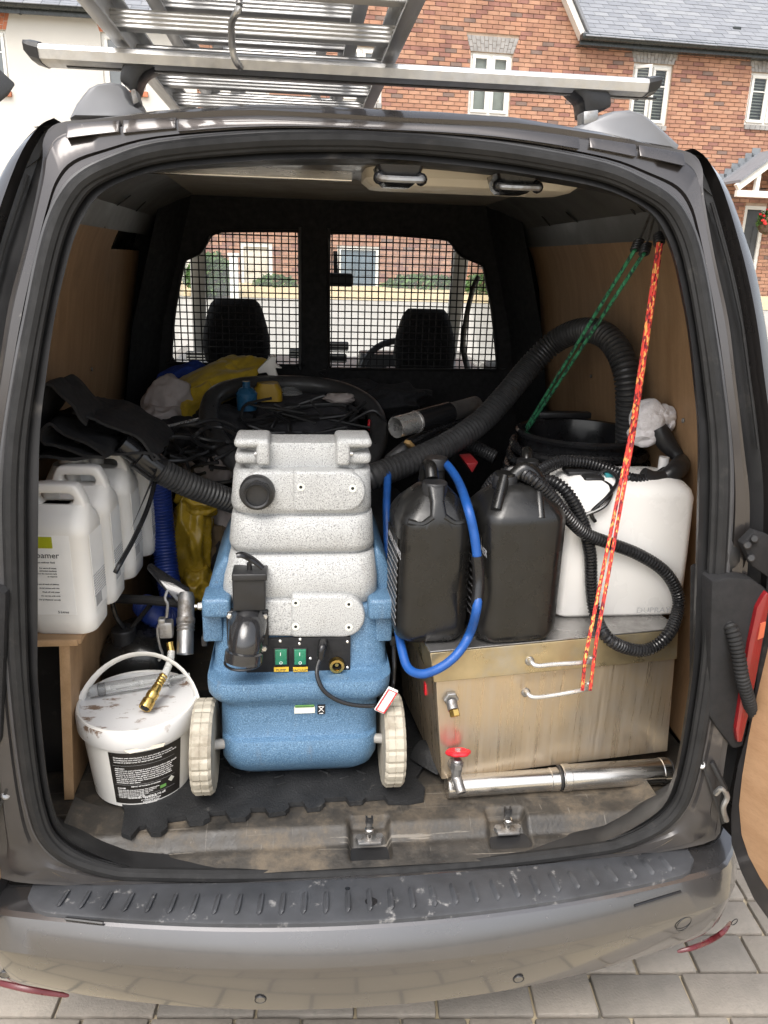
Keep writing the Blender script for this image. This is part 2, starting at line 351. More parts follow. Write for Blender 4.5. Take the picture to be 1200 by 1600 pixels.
    def prism(s, poly, d, bev=0, mi=0, seg=2):
        """poly: list of world points (planar); d: extrusion vector"""
        b = bmesh.new(); vs = [b.verts.new(p) for p in poly]; f = b.faces.new(vs)
        r = bmesh.ops.extrude_face_region(b, geom=[f]); nv = [e for e in r['geom'] if isinstance(e, bmesh.types.BMVert)]
        bmesh.ops.translate(b, vec=Vector(d), verts=nv)
        if bev: bmesh.ops.bevel(b, geom=b.edges[:], offset=bev, segments=seg, affect='EDGES', profile=.5)
        return s.bm(b, mi)
    def blob(s, c, d, seed, amp=.25, fr=3., sub=4, fold=0., mi=0, R=None):
        b = bmesh.new(); bmesh.ops.create_icosphere(b, subdivisions=sub, radius=1)
        o = Vector((seed*7.3, seed*3.1, seed*1.7))
        for q in b.verts:
            n0 = q.co.copy()
            h = noise.fractal(n0*fr+o, 1., 2., 4)*amp
            if fold: h += (abs(noise.noise(n0*fr*.9+o*2)))*fold*-1 + fold*.3
            p = n0*(1+h); p = Vector((p.x*d[0], p.y*d[1], p.z*d[2])); q.co = (R @ p if R is not None else p)+Vector(c)
        return s.bm(b, mi)
    def obj(s, name, mats, parent=None, smooth=35, **props):
        me = bpy.data.meshes.new(name); root = parent
        while root is not None and root.parent is not None: root = root.parent
        vs = s.v
        if root is not None and root in INV:
            I = INV[root]; vs = [I @ p for p in vs]
        me.from_pydata([tuple(p) for p in vs], [], s.f)
        for m in (mats if isinstance(mats, (list, tuple)) else [mats]): me.materials.append(m if not isinstance(m, str) else M[m])
        if len(me.materials) > 1: me.polygons.foreach_set('material_index', s.m)
        b = bmesh.new(); b.from_mesh(me); bmesh.ops.recalc_face_normals(b, faces=b.faces[:]); b.to_mesh(me); b.free()
        if smooth:
            me.polygons.foreach_set('use_smooth', [True]*len(me.polygons)); me.set_sharp_from_angle(angle=rad(smooth))
        me.update()
        o = bpy.data.objects.new(name, me); sc.collection.objects.link(o)
        if parent is not None: o.parent = parent
        for k, v in props.items(): o[k] = v
        return o
INV = {}
def thing(name, label, cat, loc=(0, 0, 0), rotz=0, group=None):
    o = bpy.data.objects.new(name, None); sc.collection.objects.link(o); o.empty_display_size = .05
    o.location = loc; o.rotation_euler = (0, 0, rotz); o['label'] = label; o['category'] = cat
    if group: o['group'] = group
    INV[o] = (Matrix.Translation(loc) @ Matrix.Rotation(rotz, 4, 'Z')).inverted(); return o
def tag(o, label, cat, group=None):
    o['label'] = label; o['category'] = cat
    if group: o['group'] = group
    return o
def copy_tree(o, parent=None):
    c = o.copy(); sc.collection.objects.link(c); c.parent = parent
    for ch in list(o.children): copy_tree(ch, c)
    return c
def link(me, name, parent, Mx):
    o = bpy.data.objects.new(name, me); sc.collection.objects.link(o); o.parent = parent; o.matrix_local = Mx; return o
def textmesh(body, size, align='LEFT', ext=.0003, spacing=1.0):
    cu = bpy.data.curves.new('t', 'FONT'); cu.body = body; cu.size = size; cu.align_x = align; cu.extrude = ext; cu.resolution_u = 2; cu.space_character = spacing
    ob = bpy.data.objects.new('t', cu); sc.collection.objects.link(ob)
    dg = bpy.context.evaluated_depsgraph_get(); me = bpy.data.meshes.new_from_object(ob.evaluated_get(dg))
    vs = [v.co.copy() for v in me.vertices]; fs = [tuple(p.vertices) for p in me.polygons]
    bpy.data.objects.remove(ob); bpy.data.curves.remove(cu); bpy.data.meshes.remove(me); return vs, fs
def put_text(mb, body, size, org, xa, ya, align='LEFT', fn=None, mi=0, **kw):
    vs, fs = textmesh(body, size, align, **kw); xa, ya = Vector(xa).normalized(), Vector(ya).normalized(); na = xa.cross(ya); org = Vector(org)
    mb.add([fn(p) if fn else org+xa*p.x+ya*p.y+na*p.z for p in vs], fs, mi)
def struct(o): o['kind'] = 'structure'; return o
# ================================================================== SETTING
# ground: level round the van, rising towards the houses
def zg(y): 
    t = min(1, max(0, (y-3.6)/10.2)); return 1.27*t
b = MB(); ys = [-120, -40, -12, -4, 0, 3.6, 5.5, 7.5, 9.5, 11.5, 13.8, 18, 40, 160]; xs = [-120, -30, -10, -4, 0, 4, 10, 30, 120]
b.add([(x, y, zg(y)-.014) for y in ys for x in xs], [(j*9+i, j*9+i+1, j*9+i+10, j*9+i+9) for j in range(len(ys)-1) for i in range(8)])
def ground_mat():
    m, n, bs = newmat('block_paved_ground'); c = coords(n)
    br = nd(n, 'ShaderNodeTexBrick', Scale=1.0, **{'Mortar Size': .006, 'Brick Width': .24, 'Row Height': .16, 'Color1': (.46, .385, .26, 1), 'Color2': (.39, .33, .235, 1), 'Mortar': (.13, .12, .10, 1)})
    n.links.new(c, br.inputs['Vector'])
    col = mix(n, ramp(n, noi(n, c, 1.3, 6), [(.4, 0), (.8, .4)]), br.outputs[0], (.40, .37, .31))
    n.links.new(col, bs.inputs['Base Color']); bs.inputs['Roughness'].default_value = .9
    bumpn(n, bs, noi(n, c, 120, 3), .3, .004); return m
struct(b.obj('ground', ground_mat(), None, 0))
fc = MB(); fc.add([(x, y, zg(y)-.006) for y in (4.6, 5.5, 7.5, 9.5, 11.5, 12.4) for x in (-14, -5, 0, 5, 14)], [(j*5+i, j*5+i+1, j*5+i+6, j*5+i+5) for j in range(5) for i in range(4)])
struct(fc.obj('forecourt', pm('pale_concrete', (.34, .325, .295), .9, 0, .08, 1.5, bump=.2, bscale=50), None, 0))
# block pavers by the bumper, each its own stone
paving = struct(MB().box((.55, .1, -.035), (4.2, 2.6, .03)).obj('paving', pm('joint_sand', (.06, .052, .04), .95, 0, .3, 30), None, 0))
pav_me = {}
def paver_mesh(wd, k):
    key = (round(wd, 2), k)
    if key not in pav_me:
        t = MB().box((0, 0, 0), (wd-.007, .113, .05), .006, 2).obj('paver', PV[k]); pav_me[key] = t.data; bpy.data.objects.remove(t)
    return pav_me[key]
rot_p = Matrix.Rotation(rad(-4.5), 4, 'Z'); rp = random.Random(3); npv = 0
for j in range(17):
    yy = -.95+j*.12; xx = -1.3+rp.uniform(-.12, .12)
    while xx < 2.4 and npv < 296:
        wd = rp.choice((.16, .2, .24, .24)); x = xx+wd/2; xx += wd
        Mx = Matrix.Translation((0, .15, 0)) @ rot_p @ Matrix.Translation((x, yy, -.024+rp.uniform(-.002, .002))) @ Matrix.Rotation(rp.uniform(-.01, .01), 4, 'Y')
        q = proj(Mx.translation)
        if not (Mx.translation.y < .62 and -260 < q[0] < 1500 and 1330 < q[1] < 1720 and q[2] > 0): continue
        link(paver_mesh(wd, rp.randrange(3)), 'paver', paving, Mx); npv += 1
for i in range(34):      # moss and grit in the joints
    pass

# ------------------------------------------------------------------ houses
HY, HR = 15.0, rad(2.5)
hm = Matrix.Translation((0, HY, 0)) @ Matrix.Rotation(HR, 4, 'Z'); hin = hm.inverted(); hn = hm.to_3x3() @ Vector((0, 1, 0))
def HL(u, v, d=0):
    p0 = hm @ Vector((0, d, 0)); return hin @ PL(u, v, p0, hn)
def rect(u0, u1, v0, v1, d=0):
    um, vm = (u0+u1)/2, (v0+v1)/2
    return HL(u0, vm, d).x, HL(u1, vm, d).x, HL(um, v1, d).z, HL(um, v0, d).z
def wall_holes(mb, x0, x1, z0, z1, y, holes, th=.2):
    xs = sorted({x0, x1, *[h[0] for h in holes], *[h[1] for h in holes]}); zs = sorted({z0, z1, *[h[2] for h in holes], *[h[3] for h in holes]})
    xs = [x for x in xs if x0 <= x <= x1]; zs = [z for z in zs if z0 <= z <= z1]
    for a, c in zip(xs, xs[1:]):
        for e, g in zip(zs, zs[1:]):
            mx, mz = (a+c)/2, (e+g)/2
            if any(h[0] < mx < h[1] and h[2] < mz < h[3] for h in holes): continue
            mb.add([(a, y, e), (c, y, e), (c, y, g), (a, y, g)], [(0, 1, 2, 3)])
    for h in holes:
        for (ax, az, bx, bz) in ((h[0], h[2], h[1], h[2]), (h[1], h[2], h[1], h[3]), (h[1], h[3], h[0], h[3]), (h[0], h[3], h[0], h[2])):
            mb.add([(ax, y, az), (bx, y, bz), (bx, y+th, bz), (ax, y+th, az)], [(0, 1, 2, 3)])
def hobj(mb, name, mat, parent, **k):       # local house coordinates
    inv = INV.pop(ROOTOF[parent]) ; o = mb.obj(name, mat, parent, **k); INV[ROOTOF[parent]] = inv; ROOTOF[o] = ROOTOF[parent]; return o
ROOTOF = {}
def hroot(name, label, cat, M4, group=None):
    o = thing(name, label, cat, group=group); o.matrix_world = M4; INV[o] = M4.inverted(); ROOTOF[o] = o; return o
def window(root, x0, x1, z0, z1, blind=0, open_left=False, arch='gault', sill='gault', yb=.05):
    w = hobj(MB().box(((x0+x1)/2, yb+.03, z0+.025), (x1-x0, .07, .05), .005).box(((x0+x1)/2, yb+.03, z1-.025), (x1-x0, .07, .05), .005)
             .box((x0+.025, yb+.03, (z0+z1)/2), (.05, .068, z1-z0-.1)).box((x1-.025, yb+.03, (z0+z1)/2), (.05, .068, z1-z0-.1))
             .box(((x0+x1)/2, yb+.03, (z0+z1)/2), (.045, .066, z1-z0-.1)), 'window', 'upvc', root)
    hw = (x1-x0-.1-.045)/2
    for s in (0, 1):
        a = x0+.05 if s == 0 else (x0+x1)/2+.0225; c = a+hw; e, g = z0+.05, z1-.05; y = yb-.012
        t = .055; mb = MB(); 
        for cx, cz, dx, dz in (((a+c)/2, e+t/2, hw-.008, t), ((a+c)/2, g-t/2, hw-.008, t), (a+t/2+.004, (e+g)/2, t, g-e-2*t), (c-t/2-.004, (e+g)/2, t, g-e-2*t)):
            mb.box((cx, y, cz), (dx, .045, dz), .006)
        mb.box(((a+c)/2, y+.002, e+(g-e)*.66), (hw-2*t, .03, .022))
        if open_left and s == 0:
            R = Matrix.Translation((a, y, 0)) @ Matrix.Rotation(rad(-38), 4, 'Z') @ Matrix.Translation((-a, -y, 0)); mb.v = [R @ p for p in mb.v]
        hobj(mb, 'sash', 'upvc', w)
        pn = MB().box(((a+c)/2, y+.006, (e+g)/2), (hw-2*t+.01, .008, g-e-2*t+.01))
        if open_left and s == 0: pn.v = [R @ p for p in pn.v]
        hobj(pn, 'pane', 'glass' if blind else 'hglass', w)
        if blind == 1: hobj(MB().box(((a+c)/2, yb+.09, (e+g)/2), (hw, .01, g-e)), 'blind', 'blind', w)
        if blind == 2:
            mb = MB(); nsl = int((g-e)/.055)
            for i in range(nsl): mb.box(((a+c)/2, yb+.10, e+.03+i*(g-e)/nsl), (hw*.98, .036, .006), R=Matrix.Rotation(rad(38), 3, 'X'))
            hobj(mb, 'blind', 'blind', w, kind='stuff')
    hobj(MB().box(((x0+x1)/2, .24, (z0+z1)/2), (x1-x0+.2, .02, z1-z0+.2)), 'room', 'roomdark', w)
    n = 12; hgt = .27; 
    for i in range(n):                                     # splayed soldier arch, brick by brick
        f0, f1 = i/n, (i+1)/n; xb0, xb1 = x0-.01+(x1-x0+.02)*f0, x0-.01+(x1-x0+.02)*f1; xt0, xt1 = x0-.1+(x1-x0+.2)*f0, x0-.1+(x1-x0+.2)*f1; e = .004
        for za, zb in ((0, .5), (.5, 1)) if i % 2 else ((0, .28), (.28, .72), (.72, 1)):
            L = lambda p, q, t: p+(q-p)*t
            poly = [(L(xb0, xt0, za)+e, -.006, z1+hgt*za+e), (L(xb1, xt1, za)-e, -.006, z1+hgt*za+e), (L(xb1, xt1, zb)-e, -.006, z1+hgt*zb-e), (L(xb0, xt0, zb)+e, -.006, z1+hgt*zb-e)]
            hobj(MB().prism(poly, (0, .05, 0)), 'lintel_brick', arch, w, smooth=0)
    ns = 8
    for i in range(ns):
        hobj(MB().box((x0+(x1-x0)*(i+.5)/ns, -.01, z0-.045), ((x1-x0)/ns-.012, .1, .085)), 'sill_brick', sill, w, smooth=0)
    return w

# --- brick house with a front gable and a slate roofed wing
BH = hroot('brick_house', 'red brick house with white casement windows behind the van roof', 'house', hm)
zb0 = HL(600, 452).z; zgut = HL(1050, 76).z; ztop = HL(600, -60).z
xl, xr_ = HL(300, 130).x, HL(1290, 130).x; xgab = HL(905, 56).x
W0 = rect(340, 420, 45, 150); W1 = rect(531, 597, 72, 160); W2 = rect(733, 798, 82, 181); W3 = rect(985, 1046, 99, 196); W4 = rect(1168, 1232, 114, 197)
D1 = (HL(527, 430).x, HL(592, 430).x, zb0-.1, HL(560, 385).z); D2 = (HL(376, 430).x, HL(426, 430).x, zb0-.1, HL(400, 380).z)
D3 = (HL(1160, 350).x, HL(1193, 350).x, zb0-.1, HL(1180, 322).z)
holes = [W0, W1, W2, W3, W4, D1, D2, D3]
def lint(h): return (h[0]-.1, h[1]+.1, h[3], h[3]+.27)
zcut = max(max(h[3] for h in holes[:3])+.02, zgut+.02); xcut = xgab-(zcut-zgut)*.62
mb = MB(); wall_holes(mb, xl, xcut, zb0-.3, zcut, .008, [h for h in holes if h[1] < xcut]); wall_holes(mb, xcut, xr_, zb0-.3, zgut+.05, .008, [h for h in holes if h[0] > xcut])
mb.add([(xl, .008, zcut), (xcut, .008, zcut), (xgab-(ztop-zgut)*.62, .008, ztop), (xl, .008, ztop)], [(0, 1, 2, 3)])
hobj(mb, 'wall', 'mortar', BH, smooth=0)
bw, bh = .225, .075; singles = []; joined = [MB() for _ in BR]; rb = random.Random(5)
row = 0; z = zb0-.15
while z < ztop:
    xlim = xr_ if z < zgut-.02 else xgab+(-(z-zgut)*.62)
    blocks = [(h[0], h[1]) for h in holes if h[2] < z+bh-.01 and h[3] > z+.005]
    for h in (W0, W1, W2, W3, W4):
        l = lint(h)
        if l[2] < z+bh-.01 and l[3] > z+.005:
            t = min(1, max(0, (z+bh*.5-l[2])/.27)); blocks.append((h[0]-.01-.09*t, h[1]+.01+.09*t))
        if h[2]-.09 < z+bh*.5 < h[2]: blocks.append((h[0], h[1]))
    x = xl-(bw/2 if row % 2 else 0)
    while x < xlim:
        segs = [(max(x, xl), min(x+bw, xlim))]
        for q in blocks:
            ns = []
            for a, c in segs:
                if q[1] <= a or q[0] >= c: ns.append((a, c))
                else:
                    if q[0]-a > .03: ns.append((a, q[0]))
                    if c-q[1] > .03: ns.append((q[1], c))
            segs = ns
        for a, c in segs:
            if c-a < .03: continue
            k = rb.choices(range(5), (34, 24, 22, 14, 6))[0]; cc = Vector(((a+c)/2, -.002+rb.uniform(-.003, .003), z+bh/2))
            u, v, dd = proj(hm @ cc); vis = (-5 < v < 178 and 600 < u < 1100) or (90 < v < 245 and 1050 < u < 1200)
            if vis and abs(c-a-bw) < .001: singles.append((dd, cc, k))
            else: joined[k].box(cc, (c-a-.011, .04, bh-.011))
        x += bw
    z += bh; row += 1
singles.sort(key=lambda t: t[0]); bme = []
for k in range(5):
    t = MB().box((0, 0, 0), (bw-.011, .04, bh-.011), .003, 1).obj('brick', BR[k], None, 0); bme.append(t.data); bpy.data.objects.remove(t)
rb.shuffle(singles); near = singles
pick = sorted(near, key=lambda t: -proj(hm @ t[1])[1])[:298]
ids = {id(t) for t in pick}
for t in near:
    if id(t) in ids: link(bme[t[2]], 'brick', BH, Matrix.Translation(t[1]))
    else: joined[t[2]].box(t[1], (bw-.011, .04, bh-.011))
for k in range(5): hobj(joined[k], 'brickwork', BR[k], BH, smooth=0, kind='stuff')
window(BH, *W0, blind=1); window(BH, *W1, blind=0); window(BH, *W2, blind=1); window(BH, *W3, blind=2, open_left=True); window(BH, *W4, blind=2)
for D, mt, nm in ((D1, 'doorblue', 'door'), (D2, 'cream', 'garage_door'), (D3, 'roomdark', 'door')):
    d = hobj(MB().box(((D[0]+D[1])/2, .07, (D[2]+D[3])/2), (D[1]-D[0]-.1, .05, D[3]-D[2]-.06), .005), nm, mt, BH)
    hobj(MB().box((D[0]+.035, .05, (D[2]+D[3])/2), (.07, .1, D[3]-D[2])).box((D[1]-.035, .05, (D[2]+D[3])/2), (.07, .1, D[3]-D[2])).box(((D[0]+D[1])/2, .05, D[3]-.035), (D[1]-D[0]-.14, .1, .07)), 'door_frame', 'upvc', d)
    for q in (.3, .7): hobj(MB().box((D[0]+(D[1]-D[0])*q, .04, D[2]+(D[3]-D[2])*.6), ((D[1]-D[0])*.26, .02, (D[3]-D[2])*.4), .008), 'door_panel', mt, d)
# gutter, fascia and slates of the wing
gx0, gx1 = xgab-.05, xr_+.3
gut = hobj(MB().tube([(gx0, -.27, zgut+.02), (gx1, -.27, zgut+.02)], .06, 12), 'gutter', 'gutter', BH)
hobj(MB().box(((gx0+gx1)/2, -.19, zgut-.02), (gx1-gx0, .03, .16)), 'fascia', 'gutter', gut)
hobj(MB().box(((gx0+gx1)/2, -.09, zgut-.09), (gx1-gx0, .2, .02)), 'soffit', 'gutter', gut)
sa = rad(36); ca, sn = math.cos(sa), math.sin(sa); rf = MB(); L0 = 4.2
rf.add([(gx0, -.24, zgut+.06), (gx1, -.24, zgut+.06), (gx1, -.24+L0*ca, zgut+.06+L0*sn), (gx0-L0*sn*.62, -.24+L0*ca, zgut+.06+L0*sn)], [(0, 1, 2, 3)])
roof = hobj(rf, 'roof', SLT[1], BH, smooth=0)
slate_me = []
for k in range(3):
    t = MB().box((0, 0, 0), (.292, .34, .012)).obj('slate', SLT[k], None, 0); slate_me.append(t.data); bpy.data.objects.remove(t)
rs = random.Random(9); ns = 0
for j in range(17):
    a = .06+j*.19; x = gx0-1.3+(.15 if j % 2 else 0)
    while x < gx1:
        c = Vector((x, -.26+a*ca-.02*sn, zgut+.05+a*sn+.028*ca)); u, v, _ = proj(hm @ c)
        if x > xgab+.12-a*sn*.62 and v > -25 and u < 1260 and ns < 290:
            link(slate_me[rs.choices((0, 1, 2), (5, 3, 2))[0]], 'slate', roof, Matrix.Translation(c+Vector((0, 0, rs.uniform(0, .004)))) @ Matrix.Rotation(sa-.035, 4, 'X')); ns += 1
        x += .3
vg0, vg1 = Vector((xgab+.03, -.12, zgut+.03)), Vector((xgab-1.5, -.12, zgut+2.42))
bg_ = hobj(MB().bar(vg0, vg1, .2, .1), 'bargeboard', 'upvc', BH)
hobj(MB().bar(vg0+Vector((.05, .0, .09)), vg1+Vector((.05, 0, .09)), .34, .05), 'verge_slates', SLT[1], bg_)
hobj(MB().box((HL(1165, 48).x, .35, HL(1165, 48).z+.12), (.16, .1, .06), .01), 'roof_vent', 'gutter', BH)
# --- porch canopy with a hanging basket
PD = -.75
def hp(u, v, d=PD): return HL(u, v, d)
PO = hroot('porch_canopy', 'white timber gabled porch canopy with grey slate roof on brick house', 'porch', hm)
e0, ap = hp(1151, 293), hp(1218, 243); e1 = Vector((2*ap.x-e0.x, e0.y, e0.z))
hobj(MB().bar(e0, ap, .1, .13), 'rafter', 'upvc', PO); hobj(MB().bar(e1, ap, .1, .13), 'rafter', 'upvc', PO)
ch0, ch1 = hp(1150, 302), Vector((e1.x, e0.y, hp(1150, 302).z))
hobj(MB().bar(ch0, ch1, .1, .12), 'tie_beam', 'upvc', PO)
hobj(MB().bar(Vector((ap.x-.38, ap.y+.02, ch0.z)), Vector((ap.x-.38, ap.y+.02, ap.z-.32)), .08, .09), 'post', 'upvc', PO); hobj(MB().bar(Vector((ap.x, ap.y, ch0.z)), ap, .1, .1), 'post', 'upvc', PO)
for a in (e0, e1):
    hobj(MB().prism([a+Vector((0, -.1, .09)), ap+Vector((0, -.1, .09)), Vector((ap.x, 0, ap.z+.09)), Vector((a.x, 0, a.z+.09))], (0, 0, .05)), 'roof_slope', SLT[1], PO, smooth=0)
for i in range(6):      # stepped lead flashing
    q = Vector((e0.x, 0, e0.z)).lerp(Vector((ap.x, 0, ap.z)), (i+.5)/6)
    hobj(MB().box((q.x, -.03, q.z+.19), (.19, .012, .17)), 'flashing', 'lead', PO)
hb = HL(1200, 345, -.45); BK = hroot('hanging_basket', 'hanging basket of red flowers beside the porch door', 'plant', hm)
def leafy(mb, c, r, n, size, seed, flat=1.0, mi=0):
    g = random.Random(seed)
    for i in range(n):
        d = Vector((g.gauss(0, 1), g.gauss(0, 1), g.gauss(0, 1))).normalized(); k = g.uniform(.55, 1)**.6
        p = Vector(c)+Vector((d.x*r[0], d.y*r[1], d.z*r[2]))*k*(1+.18*noise.noise(d*2.2+Vector((seed, 0, 0))))
        a = Vector((g.gauss(0, 1), g.gauss(0, 1), g.gauss(0, 1))).normalized(); e = a.orthogonal().normalized()*size*g.uniform(.6, 1.3); h = a.cross(e).normalized()*size*g.uniform(.3, .6)
        mb.add([p-e, p+h, p+e, p-h], [(0, 1, 2, 3)], mi if mi else g.randrange(2))
mb = MB(); leafy(mb, hb, (.24, .2, .22), 420, .05, 3); hobj(mb, 'foliage', [M['leafA'], M['leafB']], BK, kind='stuff')
mb = MB(); g = random.Random(4)
for i in range(26):
    d = Vector((g.gauss(0, 1), -abs(g.gauss(0, 1)), g.gauss(0, 1))).normalized(); mb.blob(hb+Vector((d.x*.24, d.y*.2, d.z*.22)), (.035, .03, .03), i, .3, 2, 1)
hobj(mb, 'blossoms', 'flower', BK, kind='stuff')
hobj(MB().lathe([(.02, -.2), (.14, -.14), (.2, 0)], hb-Vector((0, 0, .08)), 14), 'basket', 'bark', BK); hobj(MB().tube([hb, hb+Vector((0, 0, .62)), hb+Vector((0, .45, .66))], .008, 6), 'bracket', 'gutter', BK)

# --- white rendered house
wm = Matrix.Translation((0, HY-.12, 0)); win_ = wm.inverted(); wn = Vector((0, 1, 0))
def WLc(u, v, d=0): return win_ @ PL(u, v, wm @ Vector((0, d, 0)), wn)
WH = hroot('rendered_house', 'white rendered house with grey slate roof and brick window arches', 'house', wm)
wx0, wx1 = WLc(-420, 100).x, WLc(306, 100).x; wgz = WLc(80, 22).z
A = (WLc(160, 98).x, WLc(229, 98).x, WLc(195, 142).z, WLc(195, 52).z); B_ = (WLc(-54, 98).x, WLc(14, 98).x, WLc(0, 142).z, WLc(0, 46).z)
mb = MB(); wall_holes(mb, wx0, wx1, zb0-.3, wgz+.1, 0, [A, B_]); mb.box(((wx0+wx1)/2, 2.5, (zb0+wgz)/2), (wx1-wx0, .1, wgz-zb0+.3))
hobj(mb, 'wall', 'render', WH, smooth=0)
window(WH, *A, arch='redarch', sill='redarch'); window(WH, *B_, arch='redarch', sill='redarch')
gut = hobj(MB().tube([(wx0, -.26, wgz+.06), (wx1+.2, -.26, wgz+.06)], .06, 12), 'gutter', 'gutter', WH)
hobj(MB().box(((wx0+wx1)/2, -.18, wgz), (wx1-wx0, .03, .14)), 'fascia', 'gutter', gut)
for i in range(7): hobj(MB().box((wx0+1.2+i*1.25, -.16, wgz-.03), (.04, .1, .08)), 'gutter_bracket', 'gutter', gut)
rf = MB(); rf.add([(wx0, -.24, wgz+.1), (wx1, -.24, wgz+.1), (wx1, -.24+L0*ca, wgz+.1+L0*sn), (wx0, -.24+L0*ca, wgz+.1+L0*sn)], [(0, 1, 2, 3)])
roof = hobj(rf, 'roof', SLT[1], WH, smooth=0)
for j in range(7):
    a = .06+j*.19; x = WLc(-80, 10).x+(.15 if j % 2 else 0)
    while x < wx1-.15:
        c = Vector((x, -.26+a*ca-.02*sn, wgz+.09+a*sn+.028*ca)); link(slate_me[rs.choices((0, 1, 2), (5, 3, 2))[0]], 'slate', roof, wm.inverted() @ wm @ Matrix.Translation(c) @ Matrix.Rotation(sa-.035, 4, 'X')); x += .3

# --- hedges and shrubs seen through the cab
def shrub(name, label, cat, c, r, n, size, seed, stem=True):
    o = thing(name, label, cat, (c[0], c[1], zg(c[1])-.02)); mb = MB(); leafy(mb, c, r, n, size, seed); mb.obj('crown', [M['leafA'], M['leafB']], o, 0, kind='stuff')
    t = MB(); g = random.Random(seed)
    for i in range(4):
        t.tube([(c[0]+g.uniform(-.05, .05), c[1], zg(c[1])-.03), (c[0]+g.uniform(-.5, .5)*r[0], c[1]+g.uniform(-.3, .3)*r[1], c[2]+r[2]*.3)], .02, 6)
    t.obj('trunk', 'bark', o); return o
p = P(328, 432, y=12.5); shrub('hedge', 'clipped rounded green hedge seen through the left mesh window', 'hedge', (p.x, p.y, p.z), (.42, .5, .38), 3600, .045, 11)
p = P(430, 446, y=13.8); shrub('shrub', 'low leafy shrub before red brick seen through the left mesh window', 'shrub', (p.x, p.y, p.z), (.42, .3, .2), 900, .05, 12)
p = P(665, 447, y=14.0); shrub('shrub', 'wide green shrub below brick wall seen through right mesh window', 'shrub', (p.x, p.y, p.z), (.85, .35, .22), 1600, .055, 13)
p = P(755, 450, y=13.6); shrub('shrub', 'green shrub showing through the driver side window beyond the mesh', 'shrub', (p.x, p.y, p.z), (.4, .35, .28), 900, .05, 14)
p = P(367, 466, y=12.0); q = P(370, 400, y=12.0)
tag(MB().box((p.x, 12.0, (zg(12.)+q.z)/2-.02), (.14, .14, q.z-zg(12.)+.04), .01).box((p.x, 12, q.z+.02), (.18, .18, .05), .01).obj('gate_post', 'upvc'), 'white post standing beside the clipped hedge', 'post')
gv = MB(); gy0, gy1 = 12.4, 14.6
gv.add([(x, y, zg(y)+.004) for y in (gy0, 13.2, 13.8, gy1) for x in (-9, -3, 2, 8, 14)], [(j*5+i, j*5+i+1, j*5+i+6, j*5+i+5) for j in range(3) for i in range(4)])
o = gv.obj('gravel', 'gravel', None, 0); o['kind'] = 'stuff'; o['label'] = 'strip of pale gravel before the brick house'; o['category'] = 'gravel'
# ================================================================== VAN
X0 = .03
def Yr(z): return .13*max(0, min(1.2, z-.9))**1.6
VAN = thing('parked_van', 'dark grey panel van with its rear doors open, loaded with cleaning equipment', 'van', (X0, 1.5, 0))
def vp(mb, name, mat, parent=None, **k): return mb.obj(name, mat, parent or VAN, **k)
S_ = [(0, 1.931), (.09, 1.93), (.22, 1.922), (.38, 1.90), (.46, 1.872), (.505, 1.848), (.532, 1.818), (.553, 1.778), (.573, 1.717), (.595, 1.63), (.615, 1.55), (.643, 1.42), (.657, 1.30), (.667, 1.10), (.670, .98), (.672, .83), (.668, .72), (.655, .65), (.62, .597), (.545, .56), (.48, .547), (.25, .527), (0, .519)]
O_ = [(0, 1.962), (.09, 1.963), (.22, 1.963), (.38, 1.950), (.47, 1.938), (.535, 1.928), (.558, 1.903), (.563, 1.86), (.592, 1.75), (.624, 1.65), (.648, 1.54), (.675, 1.42), (.70, 1.30), (.715, 1.10), (.72, .98), (.725, .83), (.73, .72), (.735, .64), (.74, .56), (.60, .53), (.5, .522), (.25, .512), (0, .505)]
J_ = [(0, 1.897), (.09, 1.894), (.21, 1.886), (.355, 1.869), (.425, 1.85), (.472, 1.826), (.498, 1.795), (.518, 1.755), (.536, 1.70), (.556, 1.625), (.572, 1.545), (.590, 1.44), (.602, 1.30), (.618, 1.10), (.628, .98), (.632, .83), (.63, .72), (.612, .645), (.555, .595), (.50, .566), (.45, .555), (.25, .540), (0, .533)]
L4_ = {5: (.548, 1.936), 6: (.576, 1.92), 7: (.632, 1.866), 8: (.69, 1.752), 9: (.722, 1.65), 10: (.75, 1.54), 11: (.78, 1.42), 12: (.80, 1.30), 13: (.82, 1.1), 14: (.825, .98), 15: (.828, .83), 16: (.826, .72), 17: (.82, .64), 18: (.81, .56)}
def loop3(half, off, n=4, dz=0):
    r = [Vector((X0+h, Yr(z)+(off(i) if callable(off) else off), z+dz)) for i, (h, z) in enumerate(half)]
    l = [Vector((2*X0-p.x, p.y, p.z)) for p in r[-2:0:-1]]
    return catmull(r+l, n, True)
S3, O3, J3 = loop3(S_, .006), loop3(O_, 0), loop3(J_, .008)
def lerp_loop(A, B, t, off=0): return [a.lerp(c, t)+Vector((0, off, 0)) for a, c in zip(A, B)]
frame = MB().loft([S3, lerp_loop(S3, O3, .25), lerp_loop(S3, O3, .3, -.006), lerp_loop(S3, O3, .72, -.006), lerp_loop(S3, O3, .8, .002), O3], False, False)
frame.m = [1 if sum(frame.v[i].z for i in f)/len(f) < .98 else 0 for f in frame.f]
frame = vp(frame, 'rear_frame', [M['paint'], M['paint_in']], smooth=50)
# jamb return into the load bay
vp(MB().loft([lerp_loop(S3, J3, .0, .004), lerp_loop(S3, J3, .5, .012), J3, [p+Vector(((p.x-X0)*.01, .02, 0)) for p in J3], [p+Vector(((p.x-X0)*.14, .10, .0)) for p in J3]], False, False), 'door_jamb', 'dark_metal', frame, smooth=45)
